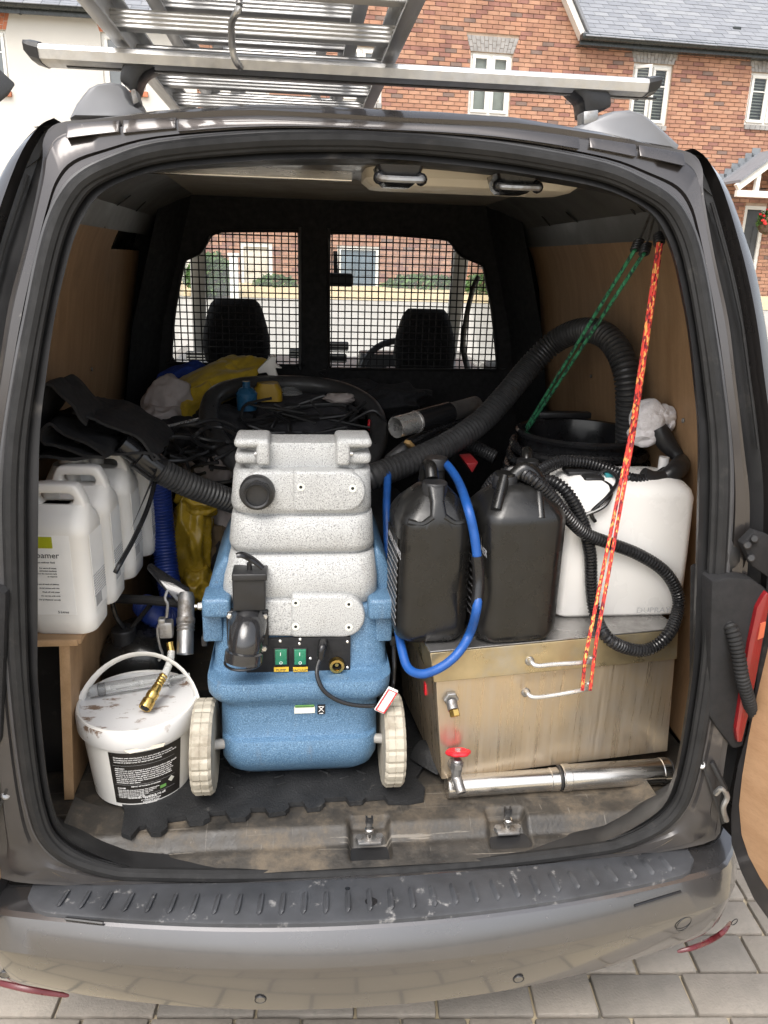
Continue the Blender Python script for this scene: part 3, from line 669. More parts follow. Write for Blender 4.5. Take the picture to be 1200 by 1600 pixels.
# rubber seal with two lips
ctr = lerp_loop(S3, J3, .22, -.004)
vp(MB().tube(ctr, .0135, 10, closed=True), 'rubber_seal', 'rubber', frame)
vp(MB().tube(lerp_loop(S3, J3, .50, -.002), .0075, 8, closed=True), 'rubber_seal', 'rubber', frame)
vp(MB().tube(lerp_loop(S3, J3, -.10, -.004), .0055, 8, closed=True), 'rubber_seal', pm('seal_lip', (.055, .055, .058), .4, 0, .2, 10), frame)
# corner pillars: drain channel, outer flank
for s in (1, -1):
    rows = []
    for i in range(5, 19):
        o = O_[i]; l = L4_[i]; yo = Yr(o[1]); yl = Yr(l[1]); q = []
        def V(h, y, z): return Vector((X0+s*h, y, z))
        m = ((o[0]+l[0])/2, (o[1]+l[1])/2); wd = l[0]-o[0]
        q = [V(o[0], yo, o[1]), V(o[0]+wd*.08, yo+.03, o[1]), V(o[0]+wd*.35, yo+.045, (o[1]*.65+l[1]*.35)), V(l[0]-wd*.48, yl+.04, l[1]), V(l[0]-wd*.42, yl+.004, l[1]), V(l[0]-wd*.2, yl+.016, l[1]+.002), V(l[0], yl+.048, l[1]+.003),
             V(l[0]+.010, yl+.085, l[1]+.004), V(l[0]+.020, yl+.16, l[1]+.004), V(l[0]+.03, .6, l[1]+.006), V(l[0]+.035, 1.75, l[1]+.006)]
        rows.append(q)
    n = len(rows[0]); rr2 = []
    for k in range(n): rr2.append(catmull([r[k] for r in rows], 4))
    cols = list(zip(*rr2)); mb = MB()
    a = [list(c[:4]) for c in cols]; bq = [list(c[3:]) for c in cols]
    vp(MB().loft(a, False, False, False), 'drain_channel', 'dark_metal', smooth=50)
    pil = vp(MB().loft(bq, False, False, False), 'side_panel', 'paint', smooth=50)
    hx = .012
    vp(MB().tube([Vector((X0+s*(L4_[i][0]*.45+O_[i][0]*.55), Yr(O_[i][1])+.028, O_[i][1]-.01)) for i in range(7, 12)], .003, 6), 'wiring', 'rubber', pil)
    # lower body, cab door and wheel
    vp(MB().loft([[Vector((X0+s*h, y, z)) for y, h in ((.12, .84), (.6, .875), (1.75, .89), (3.0, .89), (3.8, .86))] for z, in ((.30,), (.56,), (.95,), (1.2,))], False, False, False), 'lower_side', 'paint', pil)
    vp(MB().bar((X0+s*.70, 3.12, 1.2), (X0+s*.60, 2.40, 1.90), .07, .1, .015), 'windscreen_pillar', 'cabgrey')
    vp(MB().bar((X0+s*.84, 1.82, 1.18), (X0+s*.66, 1.82, 1.92), .05, .14, .015, up=(0, 1, 0)), 'door_pillar', 'cabgrey')
    vp(MB().bar((X0+s*.62, 1.6, 1.93), (X0+s*.60, 2.42, 1.905), .08, .06, .015), 'cant_rail', 'cabgrey')
    for wy in (.78, 3.3):
        wh = vp(MB().lathe([(.16, -.09), (.25, -.1), (.268, -.07), (.268, .07), (.25, .1), (.16, .09)], (X0+s*.76, wy, .268), 32, 'x'), 'wheel', 'rubber'); vp(MB().lathe([(.03, -.08), (.16, -.085), (.16, .085), (.03, .08)], (X0+s*.76, wy, .268), 24, 'x'), 'rim', 'dullsteel', wh)
# pressed plates, lip and oval dimples on the header
def hdr(h): h = abs(h); return 1.931-.27*max(0, h-.09)**1.75, 1.962-.105*max(0, h-.2)**1.6
def hplate(h0, h1, a, c, off, name):
    N_ = 14; lo, hi = [], []
    for k in range(N_+1):
        h = h0+(h1-h0)*k/N_; zs_, zo = hdr(h); lo.append(Vector((X0+h, Yr(zs_)+off, zs_+(zo-zs_)*a))); hi.append(Vector((X0+h, Yr(zo)+off, zs_+(zo-zs_)*c)))
    vp(MB().prism(lo+hi[::-1], (0, .012, 0), .0012), name, 'paint', frame)
hplate(-.345, .33, .32, .72, -.0078, 'header_lip')
for s in (1, -1):
    hplate(s*.348, s*.432, .42, .76, -.0078, 'hinge_plate'); hplate(s*.437, s*.52, .46, .76, -.0078, 'hinge_plate')
# roof skin
rows = []
for y, dz, kx in ((Yr(1.96)+.0, 0, 1.0), (Yr(1.96)+.012, .012, 1.0), (Yr(1.96)+.05, .02, 1.0), (.5, .035, 1.03), (1.2, .045, 1.06), (2.0, .03, 1.06), (2.42, -.03, 1.04)):
    half = [(o[0], o[1]+dz*max(0, 1-(o[0]/.56)**2)) for o in O_[:6]]+[(L4_[6][0], L4_[6][1]+.002)]
    rows.append([Vector((X0-h, y, z)) for h, z in reversed(half)]+[Vector((X0+h, y, z)) for h, z in half[1:]])
roofp = vp(MB().loft(rows, False, False, False), 'roof', 'paint', smooth=50)
# header beam, roof lining and added bright strip, cream light housing, catches
zc = 1.932
vp(MB().box((X0, .38, 1.915), (1.04, .46, .02), .006), 'header_beam', pm('header_paint', (.17, .15, .125), .35, .4, .1, 6, coat=.3))
lin = vp(MB().box((X0, 1.14, zc+.012), (1.32, 1.06, .02)), 'roof_lining', 'headliner')
vp(MB().box((X0-.28, .612, 1.908), (.5, .012, .012), .003), 'steel_strip', 'steel', lin)  # strip added to stand for a bright reflection along the roof lining
vp(MB().box((X0, 2.05, 1.93), (1.3, .8, .02)), 'cab_lining', 'cabgrey')
c0, c1 = P(557, 296, z=1.885), P(876, 300, z=1.885); hs_ = vp(MB().loft([rr(c0.x, c1.x, .30, .50, 1.904, .05, 6), rr(c0.x, c1.x, .30, .50, 1.886, .05, 6), rr(c0.x+.015, c1.x-.015, .315, .485, 1.874, .045, 6)]), 'latch_housing', 'cream')
for u, v in ((621, 278), (800, 290)):
    p = P(u, v, z=1.872); k = vp(MB().loft([rr(p.x-.040, p.x+.040, p.y-.05, p.y+.05, 1.888, .012), rr(p.x-.032, p.x+.032, p.y-.045, p.y+.05, 1.866, .012), rr(p.x-.024, p.x+.024, p.y-.03, p.y+.045, 1.858, .01)]), 'door_catch', 'blackgl', hs_)
    y = p.y-.05; vp(MB().tube(catmull([(p.x-.036, y+.02, 1.872), (p.x-.036, y-.004, 1.866), (p.x-.025, y-.012, 1.864), (p.x+.025, y-.012, 1.864), (p.x+.036, y-.004, 1.866), (p.x+.036, y+.02, 1.872)], 5), .0055, 8), 'catch_loop', 'dullsteel', k)
    for s in (-1, 1): vp(MB().blob((p.x+s*.036, y+.008, 1.867), (.011, .012, .011), 1, 0, 1, 2), 'catch_foot', 'blackgl', k)
# plywood side linings, metal cant rails with slots, dark trim at the far end
def wallx(z):
    a = .80 if z < 1.0 else .80-(z-1.0)/.86*.135
    for (h0, z0), (h1, z1) in zip(list(L4_.values())[1:], list(L4_.values())[2:]):
        if z1 <= z <= z0: a = min(a, h1+(h0-h1)*(z-z1)/(z0-z1)-.022)
    return min(a, .60) if z > 1.868 else a
for s in (1, -1):
    def W(y, z, off=0): return Vector((X0+s*(wallx(z)-off+(.02 if y > .5 else 0)), y, z))
    ye = 1.56 if s == 1 else 1.13
    zt = 1.845
    vp(MB().loft([[W(.15, z) for z in (.6, 1.0, 1.3, 1.5, 1.65, 1.75, zt)], [W(.52, z) for z in (.6, 1.0, 1.3, 1.5, 1.65, 1.75, zt)], [W(ye, z) for z in (.6, 1.0, 1.3, 1.5, 1.65, 1.75, zt)]], False, False, False), 'side_lining', 'ply', smooth=40)
    if False: vp(MB().loft([[W(.12, .6), W(.12, 1.0), W(.12, zt)], [W(ye, .6), W(ye, 1.0), W(ye, zt)], [W(ye, .6, -.012), W(ye, 1.0, -.012), W(ye, zt, -.012)]], False, False, False), 'side_lining', 'ply', smooth=20)
    if s == -1: vp(MB().loft([[W(1.05, .6, -.014), W(1.05, 1.0, -.014), W(1.05, zt-.1, -.014)], [W(1.62, .6, -.014), W(1.62, 1.0, -.014), W(1.62, zt-.1, -.014)]], False, False, False), 'side_lining', 'ply', smooth=20)
    rail = vp(MB().loft([[W(.16, zt-.05, .004), W(.16, zt+.01, .006), W(.16, 1.90, .03), W(.16, 1.91, .12)], [W(.6, zt-.05, .004), W(.6, zt+.01, .006), W(.6, 1.905, .03), W(.6, 1.93, .12)], [W(1.62, zt-.05, .004), W(1.62, zt+.01, .006), W(1.62, 1.915, .03), W(1.62, 1.94, .12)]], False, False, False), 'cant_rail', 'railgrey', smooth=20)
    for y0, dy, h in ((.36, .018, .05), (.46, .035, .045), (.56, .018, .05), (1.2, .014, .04), (.95, .014, .03)):
        q0, q1 = W(y0, zt+.006, .0), W(y0, zt+.004+h, .0); q0.x, q1.x = q0.x-s*.012, W(y0, 1.905, .03).x*.55+W(y0, zt+.01, .006).x*.45-s*.004
        cs, uu = (q0+q1)/2, (q1-q0)/2; vp(MB().prism([cs+uu*math.sin(t)+Vector((0, dy*.5*math.cos(t), 0)) for t in [k*2*math.pi/14 for k in range(14)]], (s*.002, 0, 0)), 'slot', 'blackmat', rail)
    vp(MB().loft([[W(1.45, z, .03) for z in (.6, 1.0, 1.5, 1.93)], [W(1.64, z, .10) for z in (.6, 1.0, 1.5, 1.93)]], False, False, False), 'corner_trim', 'blackmat', smooth=30)
vp(MB().box((X0-.72, 1.38, 1.83), (.05, .5, .022), .006), 'steel_strip', 'dullsteel')
sc_me = MB().cyl((0, 0, 0), (-.004, 0, 0), .006, 10, bev=.001).obj('screw', 'dullsteel'); scd = sc_me.data; bpy.data.objects.remove(sc_me)
for s in (1, -1):
    for y, z in ((.34, 1.80), (.62, 1.80), (.95, 1.80), (.40, 1.40), (.70, 1.42), (1.05, 1.41)):
        o = bpy.data.objects.new('screw', scd); sc.collection.objects.link(o); o.parent = VAN; o.location = (s*(wallx(z)+(.02 if y > .5 else 0)-.001), y-1.5, z); o.scale.x = s
# bulkhead with two mesh windows
BY = 1.64
WL_ = [(329, 369), (340, 363), (358, 361), (459, 361), (467, 364), (468, 372), (469, 562), (466, 569), (460, 571), (275, 567), (268, 558), (272, 497), (279, 452), (288, 411), (294, 404), (311, 396), (321, 383)]
WR_ = [(514, 374), (516, 367), (523, 364), (600, 366), (690, 373), (702, 377), (709, 385), (720, 399), (752, 413), (756, 420), (760, 440), (767, 472), (772, 515), (777, 568), (776, 576), (770, 578), (520, 576), (514, 571)]
b = bmesh.new(); edges = []
outer = [(X0-.84, .56), (X0+.84, .56), (X0+.84, 1.2), (X0+.70, 1.94), (X0-.70, 1.94), (X0-.84, 1.2)]
polys = [[P(u, v, y=BY) for u, v in L] for L in (WL_, WR_)]
for lp in [[Vector((x, BY, z)) for x, z in outer]]+polys:
    vv = [b.verts.new(p) for p in lp]; edges += [b.edges.new((vv[i], vv[(i+1) % len(vv)])) for i in range(len(vv))]
bmesh.ops.triangle_fill(b, edges=edges, use_beauty=True)
fs = b.faces[:]; r = bmesh.ops.extrude_face_region(b, geom=fs); bmesh.ops.translate(b, vec=(0, .025, 0), verts=[e for e in r['geom'] if isinstance(e, bmesh.types.BMVert)])
bulk = vp(MB().bm(b), 'bulkhead', 'blackmat', smooth=0)
def clipline(poly, c, ax):
    out = []; n = len(poly)
    for i in range(n):
        a, d = poly[i], poly[(i+1) % n]; ka, kd = (a.x, d.x) if ax == 'x' else (a.z, d.z)
        if (ka-c)*(kd-c) < 0:
            t = (c-ka)/(kd-ka); out.append((a.z+(d.z-a.z)*t) if ax == 'x' else (a.x+(d.x-a.x)*t))
    return (min(out), max(out)) if len(out) >= 2 else None
for pl in polys:
    mb = MB(); x0, x1 = min(p.x for p in pl), max(p.x for p in pl); z0, z1 = min(p.z for p in pl), max(p.z for p in pl)
    x = x0+.012
    while x < x1:
        q = clipline(pl, x, 'x')
        if q: mb.box((x, BY+.016, (q[0]+q[1])/2), (.0042, .004, q[1]-q[0]))
        x += .0246
    z = z0+.012
    while z < z1:
        q = clipline(pl, z, 'z')
        if q: mb.box(((q[0]+q[1])/2, BY+.0125, z), (q[1]-q[0], .004, .0042))
        z += .0246
    vp(mb, 'mesh_guard', 'blackmat', bulk, smooth=0)
    vp(MB().tube(catmull([p+Vector((0, -.003, 0)) for p in pl], 3, True), .006, 6, closed=True), 'window_frame', 'blackpl', bulk)
# load floor, sill trim with striker pockets
vp(MB().box((X0, .90, .563), (1.62, 1.5, .03)), 'load_floor', 'floor')
pk = [P(577, 1308, z=.562), P(793, 1293, z=.562)]
def sillz(x, y):
    h = abs(x-X0)
    t_ = min(1, max(0, (.082-y)/.034)); z = .581-.030*t_*t_*(3-2*t_)
    if y < .04: z -= (.04-y)*.25
    if h > .57: z += min(.03, ((h-.57)/.07)**2*.03)
    for q in pk:
        dx = max(0, abs(x-q.x)-.036)/.012; dy = max(0, abs(y-q.y)-.034)/.012; d = math.hypot(dx, dy)
        if d < 1: z -= .026*(1-d*d*(3-2*d))
    for cx, cy in ((P(625, 1268, z=.58).x, .115), (-.18, .13), (.38, .12), (-.40, .06), (P(735, 1262, z=.58).x, .12)):
        d = math.hypot(x-cx, y-cy)
        if .010 < d < .014: z -= .002
    z += .0015*noise.noise(Vector((x*9, y*9, 1)))
    return z
nx, ny = 260, 34; xs_ = [X0-.64+1.28*i/nx for i in range(nx+1)]; ys_ = [-.004+.175*j/ny for j in range(ny+1)]
sill = vp(MB().add([(x, y, sillz(x, y)) for y in ys_ for x in xs_], [(j*(nx+1)+i, j*(nx+1)+i+1, (j+1)*(nx+1)+i+1, (j+1)*(nx+1)+i) for j in range(ny) for i in range(nx)]), 'sill_trim', 'sill', smooth=60)
for q in pk:
    k = vp(MB().box((q.x, q.y, .556), (.05, .03, .008), .003), 'striker', 'dullsteel', sill)
    vp(MB().cyl((q.x, q.y, .556), (q.x, q.y, .585), .0075, 14, bev=.001).cyl((q.x, q.y, .574), (q.x, q.y, .586), .010, 14, bev=.002), 'striker_pin', 'steel', k)
    vp(MB().box((q.x, q.y+.008, .592), (.013, .008, .022), .002).box((q.x-.006, q.y+.008, .6), (.004, .01, .014)).box((q.x+.006, q.y+.008, .6), (.004, .01, .014)), 'striker_cap', 'blackpl', k)
    for s in (-1, 1): vp(MB().cyl((q.x+s*.022, q.y, .555), (q.x+s*.022, q.y, .565), .008, 6), 'bolt', 'dullsteel', k)
# bumper
prof = [(.07, 0, .50), (.0, .03, .528), (-.02, .09, .525), (-.07, .13, .524), (-.126, .165, .522), (-.136, .165, .517), (-.146, .167, .50), (-.166, .17, .460), (-.167, .172, .456), (-.164, .178, .42), (-.158, .19, .37), (-.150, .21, .335), (-.12, .24, .312), (-.02, .1, .30)]
def bY(h, row): return row[0]+row[1]*h*h+(max(0, abs(h)-.72)/.14)**2*.14
hs2 = [-.90+1.80*i/64 for i in range(65)]
bum = vp(MB().loft([[Vector((X0+h, bY(h, r), r[2]-.012*max(0, abs(h)-.6))) for h in hs2] for r in prof], False, False, False), 'bumper', 'paint_sky_lit', smooth=22)
def onbump(u, v, off=0):
    p = P(u, v, y=-.15)
    for _ in range(25):
        h = p.x-X0; z = p.z; y = prof[-1][0]
        for a, c in zip(prof[4:], prof[5:]):
            if c[2] <= z <= a[2]:
                t = (a[2]-z)/(a[2]-c[2]); y = bY(h, a)*(1-t)+bY(h, c)*t; break
        p = P(u, v, y=p.y*.5+(y+off)*.5)
    return p
hs3 = [-.685+1.37*i/60 for i in range(61)]
def padrow(t, dz): 
    o = []
    for h in hs3:
        e = min(1, (.685-abs(h))/.05); tt = .02+(t-.02)*(.6+.4*math.sqrt(max(0, 1-(1-e)**2)))
        y = bY(h, (-.022, .09, 0))*(1-tt)+bY(h, (-.130, .165, 0))*tt; o.append(Vector((X0+h, y, .5265-.002*tt+dz)))
    return o
pad = vp(MB().loft([padrow(0, -.004), padrow(.0, .003), padrow(.12, .006), padrow(.5, .0055), padrow(.93, .005), padrow(.98, .003), padrow(1, -.006)], False, False, False), 'step_pad', 'pad', bum, smooth=40)
for i in range(30):
    h = -.615+i*1.23/29; ya = bY(h, (-.022, .09, 0)); yb = bY(h, (-.130, .165, 0)); tl = .018*math.copysign(1, -h)*min(1, abs(h)*2)
    pts = [Vector((X0+h+tl*(.5-t), ya+(yb-ya)*t, .5315)) for t in (.30, .34, .5, .66, .76, .80)]
    vp(MB().tube(pts, .009, 8, rf=lambda i: (.002, .0075, .0085, .0085, .0075, .002)[i], flat=.42), 'pad_rib', 'pad', pad)
for u, v, r_ in ((407, 1561, .0095), (810, 1529, .0095), (8, 1522, .0095)):
    p = onbump(u, v); nrm = Vector((0, -1, -.2)).normalized(); e1 = nrm.orthogonal().normalized(); e2 = nrm.cross(e1)
    vp(MB().cyl(p-nrm*.004, p+nrm*.0022, r_, 20, bev=.0008), 'parking_sensor', 'paint_sky_lit', bum); vp(MB().tube([p+nrm*.0015+(e1*math.cos(t)+e2*math.sin(t))*r_*1.12 for t in [k*2*math.pi/20 for k in range(20)]], .0011, 6, closed=True), 'sensor_ring', 'blackpl', bum)
for u, v, r_ in ((1068, 1443, .019), (1147, 1440, .009)):
    p = onbump(u, v); nrm = Vector((.3, -1, -.1)).normalized(); e1 = nrm.orthogonal().normalized(); e2 = nrm.cross(e1)
    vp(MB().tube([p+nrm*.001+(e1*math.cos(t)+e2*math.sin(t))*r_ for t in [k*2*math.pi/24 for k in range(24)]], .0011, 6, closed=True), 'towing_eye_cover', 'dark_metal', bum)
for L in ([(-40, 1526), (0, 1536), (40, 1545), (80, 1552), (108, 1556)], [(1058, 1487), (1085, 1480), (1110, 1469), (1130, 1456), (1142, 1440)]):
    pts = catmull([onbump(u, v, -.003) for u, v in L], 5); K = len(pts)
    vp(MB().tube(pts, .011, 8, rf=lambda i: .002+.0042*math.sin(math.pi*min(1, max(0, i/(K-1))))**.5, flat=.6), 'reflector', 'reflector', bum)
for u, v, wx, wy in ((580, 1408, .012, .010), (543, 1388, .005, .004)):      # chips through to the black plastic
    p = P(u, v, z=.533); vp(MB().prism([Vector((p.x+wx*math.cos(t)*(1+.3*noise.noise(Vector((t*2, u, 0)))), p.y+wy*math.sin(t)*(1+.3*noise.noise(Vector((t*2, 5, u)))), .5322)) for t in [k*2*math.pi/18 for k in range(18)]], (0, 0, .001)), 'paint_chip', 'blackgl', pad)
for L in ([(103, 1434), (162, 1441)], [(990, 1414), (1062, 1392)]):
    vp(MB().tube([P(u, v, z=.522)+Vector((0, -.004, .002)) for u, v in L], .003, 6), 'pad_gap', 'blackgl', pad)
vp(MB().box((X0, 1.9, .40), (1.5, 3.6, .22)), 'underbody', 'blackmat')
vp(MB().box((X0, .05, .47), (1.5, .12, .07)), 'rear_panel', 'dark_metal')
# tail lamps, conduits, door stays
def mir(p): return Vector((2*X0-p.x, p.y, p.z))
lens = [(1199, 925), (1193, 932), (1183, 950), (1171, 1005), (1158, 1088), (1150, 1140), (1152, 1160), (1160, 1160), (1172, 1110), (1184, 1050), (1200, 960), (1206, 932)]
hous = [(1112, 908), (1140, 902), (1176, 905), (1200, 922), (1206, 960), (1185, 1060), (1162, 1168), (1146, 1172), (1118, 1135), (1108, 1120), (1110, 1000)]
for s in (1, -1):
    f = (lambda p: p) if s == 1 else (lambda p: mir(p)+Vector((-.03, 0, 0)))
    hp_ = [f(P(u, v, y=-.012)) for u, v in hous]; lp_ = [f(P(u, v, y=-.022)) for u, v in lens]
    tl_ = vp(MB().prism(hp_, (0, .09, 0), .008), 'tail_lamp', 'blackmat'); vp(MB().prism(lp_, (0, .05, 0), .003), 'lens', 'redlens', tl_)
    vp(MB().prism([f(P(u, v, y=-.0245)) for u, v in ((1189, 975), (1197, 972), (1193, 996), (1184, 1000))], (0, .004, 0)), 'lens_section', 'amber', tl_)
    vp(MB().corr([f(p) for p in PP([(1124, 968, .03), (1140, 978, -.01), (1152, 1015, -.03), (1160, 1060, -.04), (1170, 1095, -.03), (1176, 1120, .0)])], .0135, .008, .22), 'cable_conduit', 'rubber')
    st = vp(MB().bar(f(P(1095, 1185, y=.0)), f(P(1130, 1285, y=-.02)), .008, .005), 'door_stay', 'dark_metal'); vp(MB().bar(f(P(1112, 1190, y=-.01)), f(P(1135, 1235, y=-.03)), .014, .008, .002), 'stay_bracket', 'dark_metal', st)
    vp(MB().tube(catmull([f(p) for p in PP([(1118, 1240, -.02), (1128, 1232, -.03), (1136, 1245, -.03), (1130, 1262, -.03), (1135, 1282, -.03)])], 5), .006, 8), 'spring', 'dullsteel', st)
    vp(MB().cyl(f(P(1096, 1195, y=-.004)), f(P(1096, 1195, y=.01)), .009, 12, bev=.002), 'bolt', 'dullsteel', st)
    hg = vp(MB().prism([f(P(u, v, y=-.01)) for u, v in ((1160, 850), (1180, 830), (1205, 838), (1205, 905), (1176, 885))], (0, .02, 0), .003), 'hinge', 'blackmat')
    for u, v in ((1168, 852), (1179, 842), (1174, 872)): vp(MB().cyl(f(P(u, v, y=-.018)), f(P(u, v, y=-.008)), .0075, 12, bev=.002), 'bolt', 'dark_metal', hg)
    vp(MB().blob(f(P(1140, 872, y=.035)), (.035, .02, .045), 2, .05, 1, 3), 'buffer', 'dark_metal', frame)
# open rear doors
def door(s, H, d, black, ply, name_lab):
    H = Vector(H); d = Vector(d).normalized(); n = Vector((-d.y, d.x, 0))*s
    bp = [PL(u, v, H, n) for u, v in black]; pp_ = [PL(u, v, H, n) for u, v in ply]
    o = vp(MB().prism(bp, n*.05, .006), 'rear_door', 'paint_in', label=name_lab); vp(MB().prism([p-n*.006 for p in pp_], n*.010, .002), 'door_lining', 'plydoor', o)
    return o
blk = [(1212, 800), (1197, 890), (1190, 970), (1180, 1064), (1165, 1148), (1151, 1195), (1144, 1236), (1140, 1273), (1141, 1318), (1156, 1362), (1176, 1405), (1200, 1439), (1270, 1490), (1345, 1530), (1450, 1020), (1420, 640), (1290, 560), (1225, 640)]
pl_ = [(1217, 925), (1202, 1014), (1185, 1086), (1172, 1151), (1162, 1211), (1157, 1257), (1161, 1303), (1172, 1336), (1190, 1370), (1206, 1394), (1270, 1445), (1330, 1470), (1400, 1020), (1370, 800), (1260, 800)]
DR = door(1, (.80, -.05, 0), (.36, -.93, 0), blk, pl_, 'open rear door with scratched plywood lining')
door(-1, (-.735, -.05, 0), (-.36, -.93, 0), [(6, 1195), (8, 1250), (14, 1300), (20, 1335), (19, 1362), (6, 1400), (-12, 1440), (-120, 1500), (-260, 1030), (-160, 700), (-30, 900)],
     [(-8, 1215), (-5, 1255), (0, 1300), (5, 1330), (4, 1355), (-8, 1385), (-30, 1410), (-110, 1450), (-220, 1030), (-140, 800), (-45, 950)], 'open rear door edge with plywood lining')
# cab: seats, steering wheel, dashboard, mirror, glass
for u0, u1, v0, v1 in ((318, 421, 468, 566), (614, 714, 484, 578)):
    a, c = P(u0, v1, y=1.98), P(u1, v0, y=1.98); cx = (a.x+c.x)/2; wd = c.x-a.x; zt_ = c.z; zb_ = a.z
    rings = []
    for z, k, dy in ((zb_-.01, .80, .05), (zb_+.01, .93, .062), (zb_+.07, 1, .07), (zb_+.14, .93, .07), (zt_-.05, .80, .065), (zt_-.02, .72, .055), (zt_, .58, .03)):
        rings.append(rr(cx-wd/2*k, cx+wd/2*k, 1.98-dy, 1.98+dy, z, .05, 5))
    seat = vp(MB().loft([rr(cx-.25, cx+.25, 1.93, 2.07, .75, .06, 5), rr(cx-.26, cx+.26, 1.90, 2.05, 1.1, .06, 5), rr(cx-.22, cx+.22, 1.92, 2.03, zb_-.09, .06, 5), rr(cx-.16, cx+.16, 1.94, 2.02, zb_-.05, .05, 5)]), 'seat', 'seatcloth')
    vp(MB().loft(rings), 'headrest', 'seatcloth', seat, smooth=60)
    for s in (-1, 1): vp(MB().cyl((cx+s*.07, 1.98, zb_-.1), (cx+s*.07, 1.98, zb_+.02), .006, 8), 'headrest_post', 'dullsteel', seat)
    vp(MB().box((cx, 2.25, .78), (.5, .55, .14), .05), 'seat_cushion', 'seatcloth', seat)
dsh = vp(MB().loft([[Vector((X0+x, 2.72+.10*(x/.7)**2*-1, z)) for x in (-.8, -.4, 0, .4, .8)] for z in (.8, 1.16)]+[[Vector((X0+x, 2.76+.10*(x/.7)**2*-1, 1.205)) for x in (-.8, -.4, 0, .4, .8)], [Vector((X0+x, 3.10, 1.22)) for x in (-.8, -.4, 0, .4, .8)]], False, False, False), 'dashboard', 'dash')
for u0, u1, v in ((452, 478, 553), (500, 545, 541), (290, 330, 556), (512, 542, 560)):
    a, c = P(u0, v, y=2.68), P(u1, v, y=2.68); vp(MB().box(((a.x+c.x)/2, 2.70, a.z), (c.x-a.x, .03, .045), .008), 'air_vent', 'blackpl', dsh)
    for i in range(3): vp(MB().box(((a.x+c.x)/2, 2.683, a.z-.014+i*.014), (c.x-a.x-.01, .006, .004)), 'vent_slat', 'cabgrey', dsh)
swc = P(625, 590, y=2.45); tw = [Vector((swc.x+.19*math.cos(t), 2.45+.06*math.sin(t), swc.z+.17*math.sin(t))) for t in [k*2*math.pi/40 for k in range(40)]]
sw = vp(MB().tube(tw, .016, 10, closed=True), 'steering_wheel', 'blackpl')
for t in (.2, math.pi-.2, -math.pi/2): vp(MB().bar((swc.x, 2.45, swc.z), (swc.x+.18*math.cos(t), 2.45+.05*math.sin(t), swc.z+.16*math.sin(t)), .03, .014, .004), 'spoke', 'blackpl', sw)
vp(MB().loft([rr(swc.x-.06, swc.x+.06, 2.42, 2.47, swc.z-.06, .02), rr(swc.x-.07, swc.x+.07, 2.42, 2.47, swc.z+.05, .02)]), 'wheel_hub', 'blackpl', sw)
vp(MB().loft([rr(swc.x-.2, swc.x+.2, 2.60, 2.8, 1.18, .05), rr(swc.x-.18, swc.x+.18, 2.62, 2.8, 1.29, .06)]), 'instrument_hood', 'blackpl', dsh)
p = P(525, 437, y=2.42); rm = vp(MB().box((p.x, 2.42, p.z), (.16, .03, .06), .02, 3), 'rear_view_mirror', 'blackpl'); vp(MB().bar((p.x, 2.43, p.z), (p.x, 2.52, p.z+.12), .02, .02), 'mirror_stem', 'blackpl', rm)
hd = vp(MB().box((X0, 2.42, 1.895), (1.24, .14, .06), .02), 'windscreen_header', 'cabgrey')
for u0, u1 in ((335, 470), (520, 700)):
    a, c = P(u0, 385, y=2.34), P(u1, 385, y=2.34); vp(MB().box(((a.x+c.x)/2, 2.34, 1.872), (c.x-a.x, .13, .022), .009, R=Matrix.Rotation(rad(14), 3, 'X')), 'sun_visor', 'cabgrey', hd)
vp(MB().add([(X0-.70, 3.13, 1.21), (X0+.70, 3.13, 1.21), (X0+.60, 2.42, 1.90), (X0-.60, 2.42, 1.90)], [(0, 1, 2, 3)]), 'windscreen', 'veilglass', smooth=0)
for s in (-1, 1):
    vp(MB().add([(X0+s*.84, 1.86, 1.2), (X0+s*.82, 3.05, 1.2), (X0+s*.62, 2.42, 1.89), (X0+s*.66, 1.86, 1.9)], [(0, 1, 2, 3)]), 'side_window', 'glass', smooth=0)
    mr = vp(MB().blob((X0+s*.98, 2.75, 1.28), (.09, .05, .11), 4, .03, 1, 3), 'wing_mirror', 'blackpl'); vp(MB().bar((X0+s*.83, 2.8, 1.22), (X0+s*.95, 2.77, 1.24), .05, .04, .01), 'mirror_arm', 'blackpl', mr)
p = P(745, 500, y=1.86); vp(MB().tube(catmull(PP([(748, 432, 1.9), (738, 455, 1.9), (728, 500, 1.92), (724, 545, 1.95), (735, 590, 1.95)]), 6), .018, 6, flat=.35), 'seat_belt', 'blackpl')
vp(MB().loft([[Vector((X0+x, y, z-.05*(x/.75)**2)) for x in (-.78, -.6, 0, .6, .78)] for y, z in ((3.08, 1.21), (3.3, 1.15), (3.7, 1.07), (4.0, .93), (4.1, .6), (4.1, .3))], False, False, False), 'bonnet', 'paint', smooth=50)

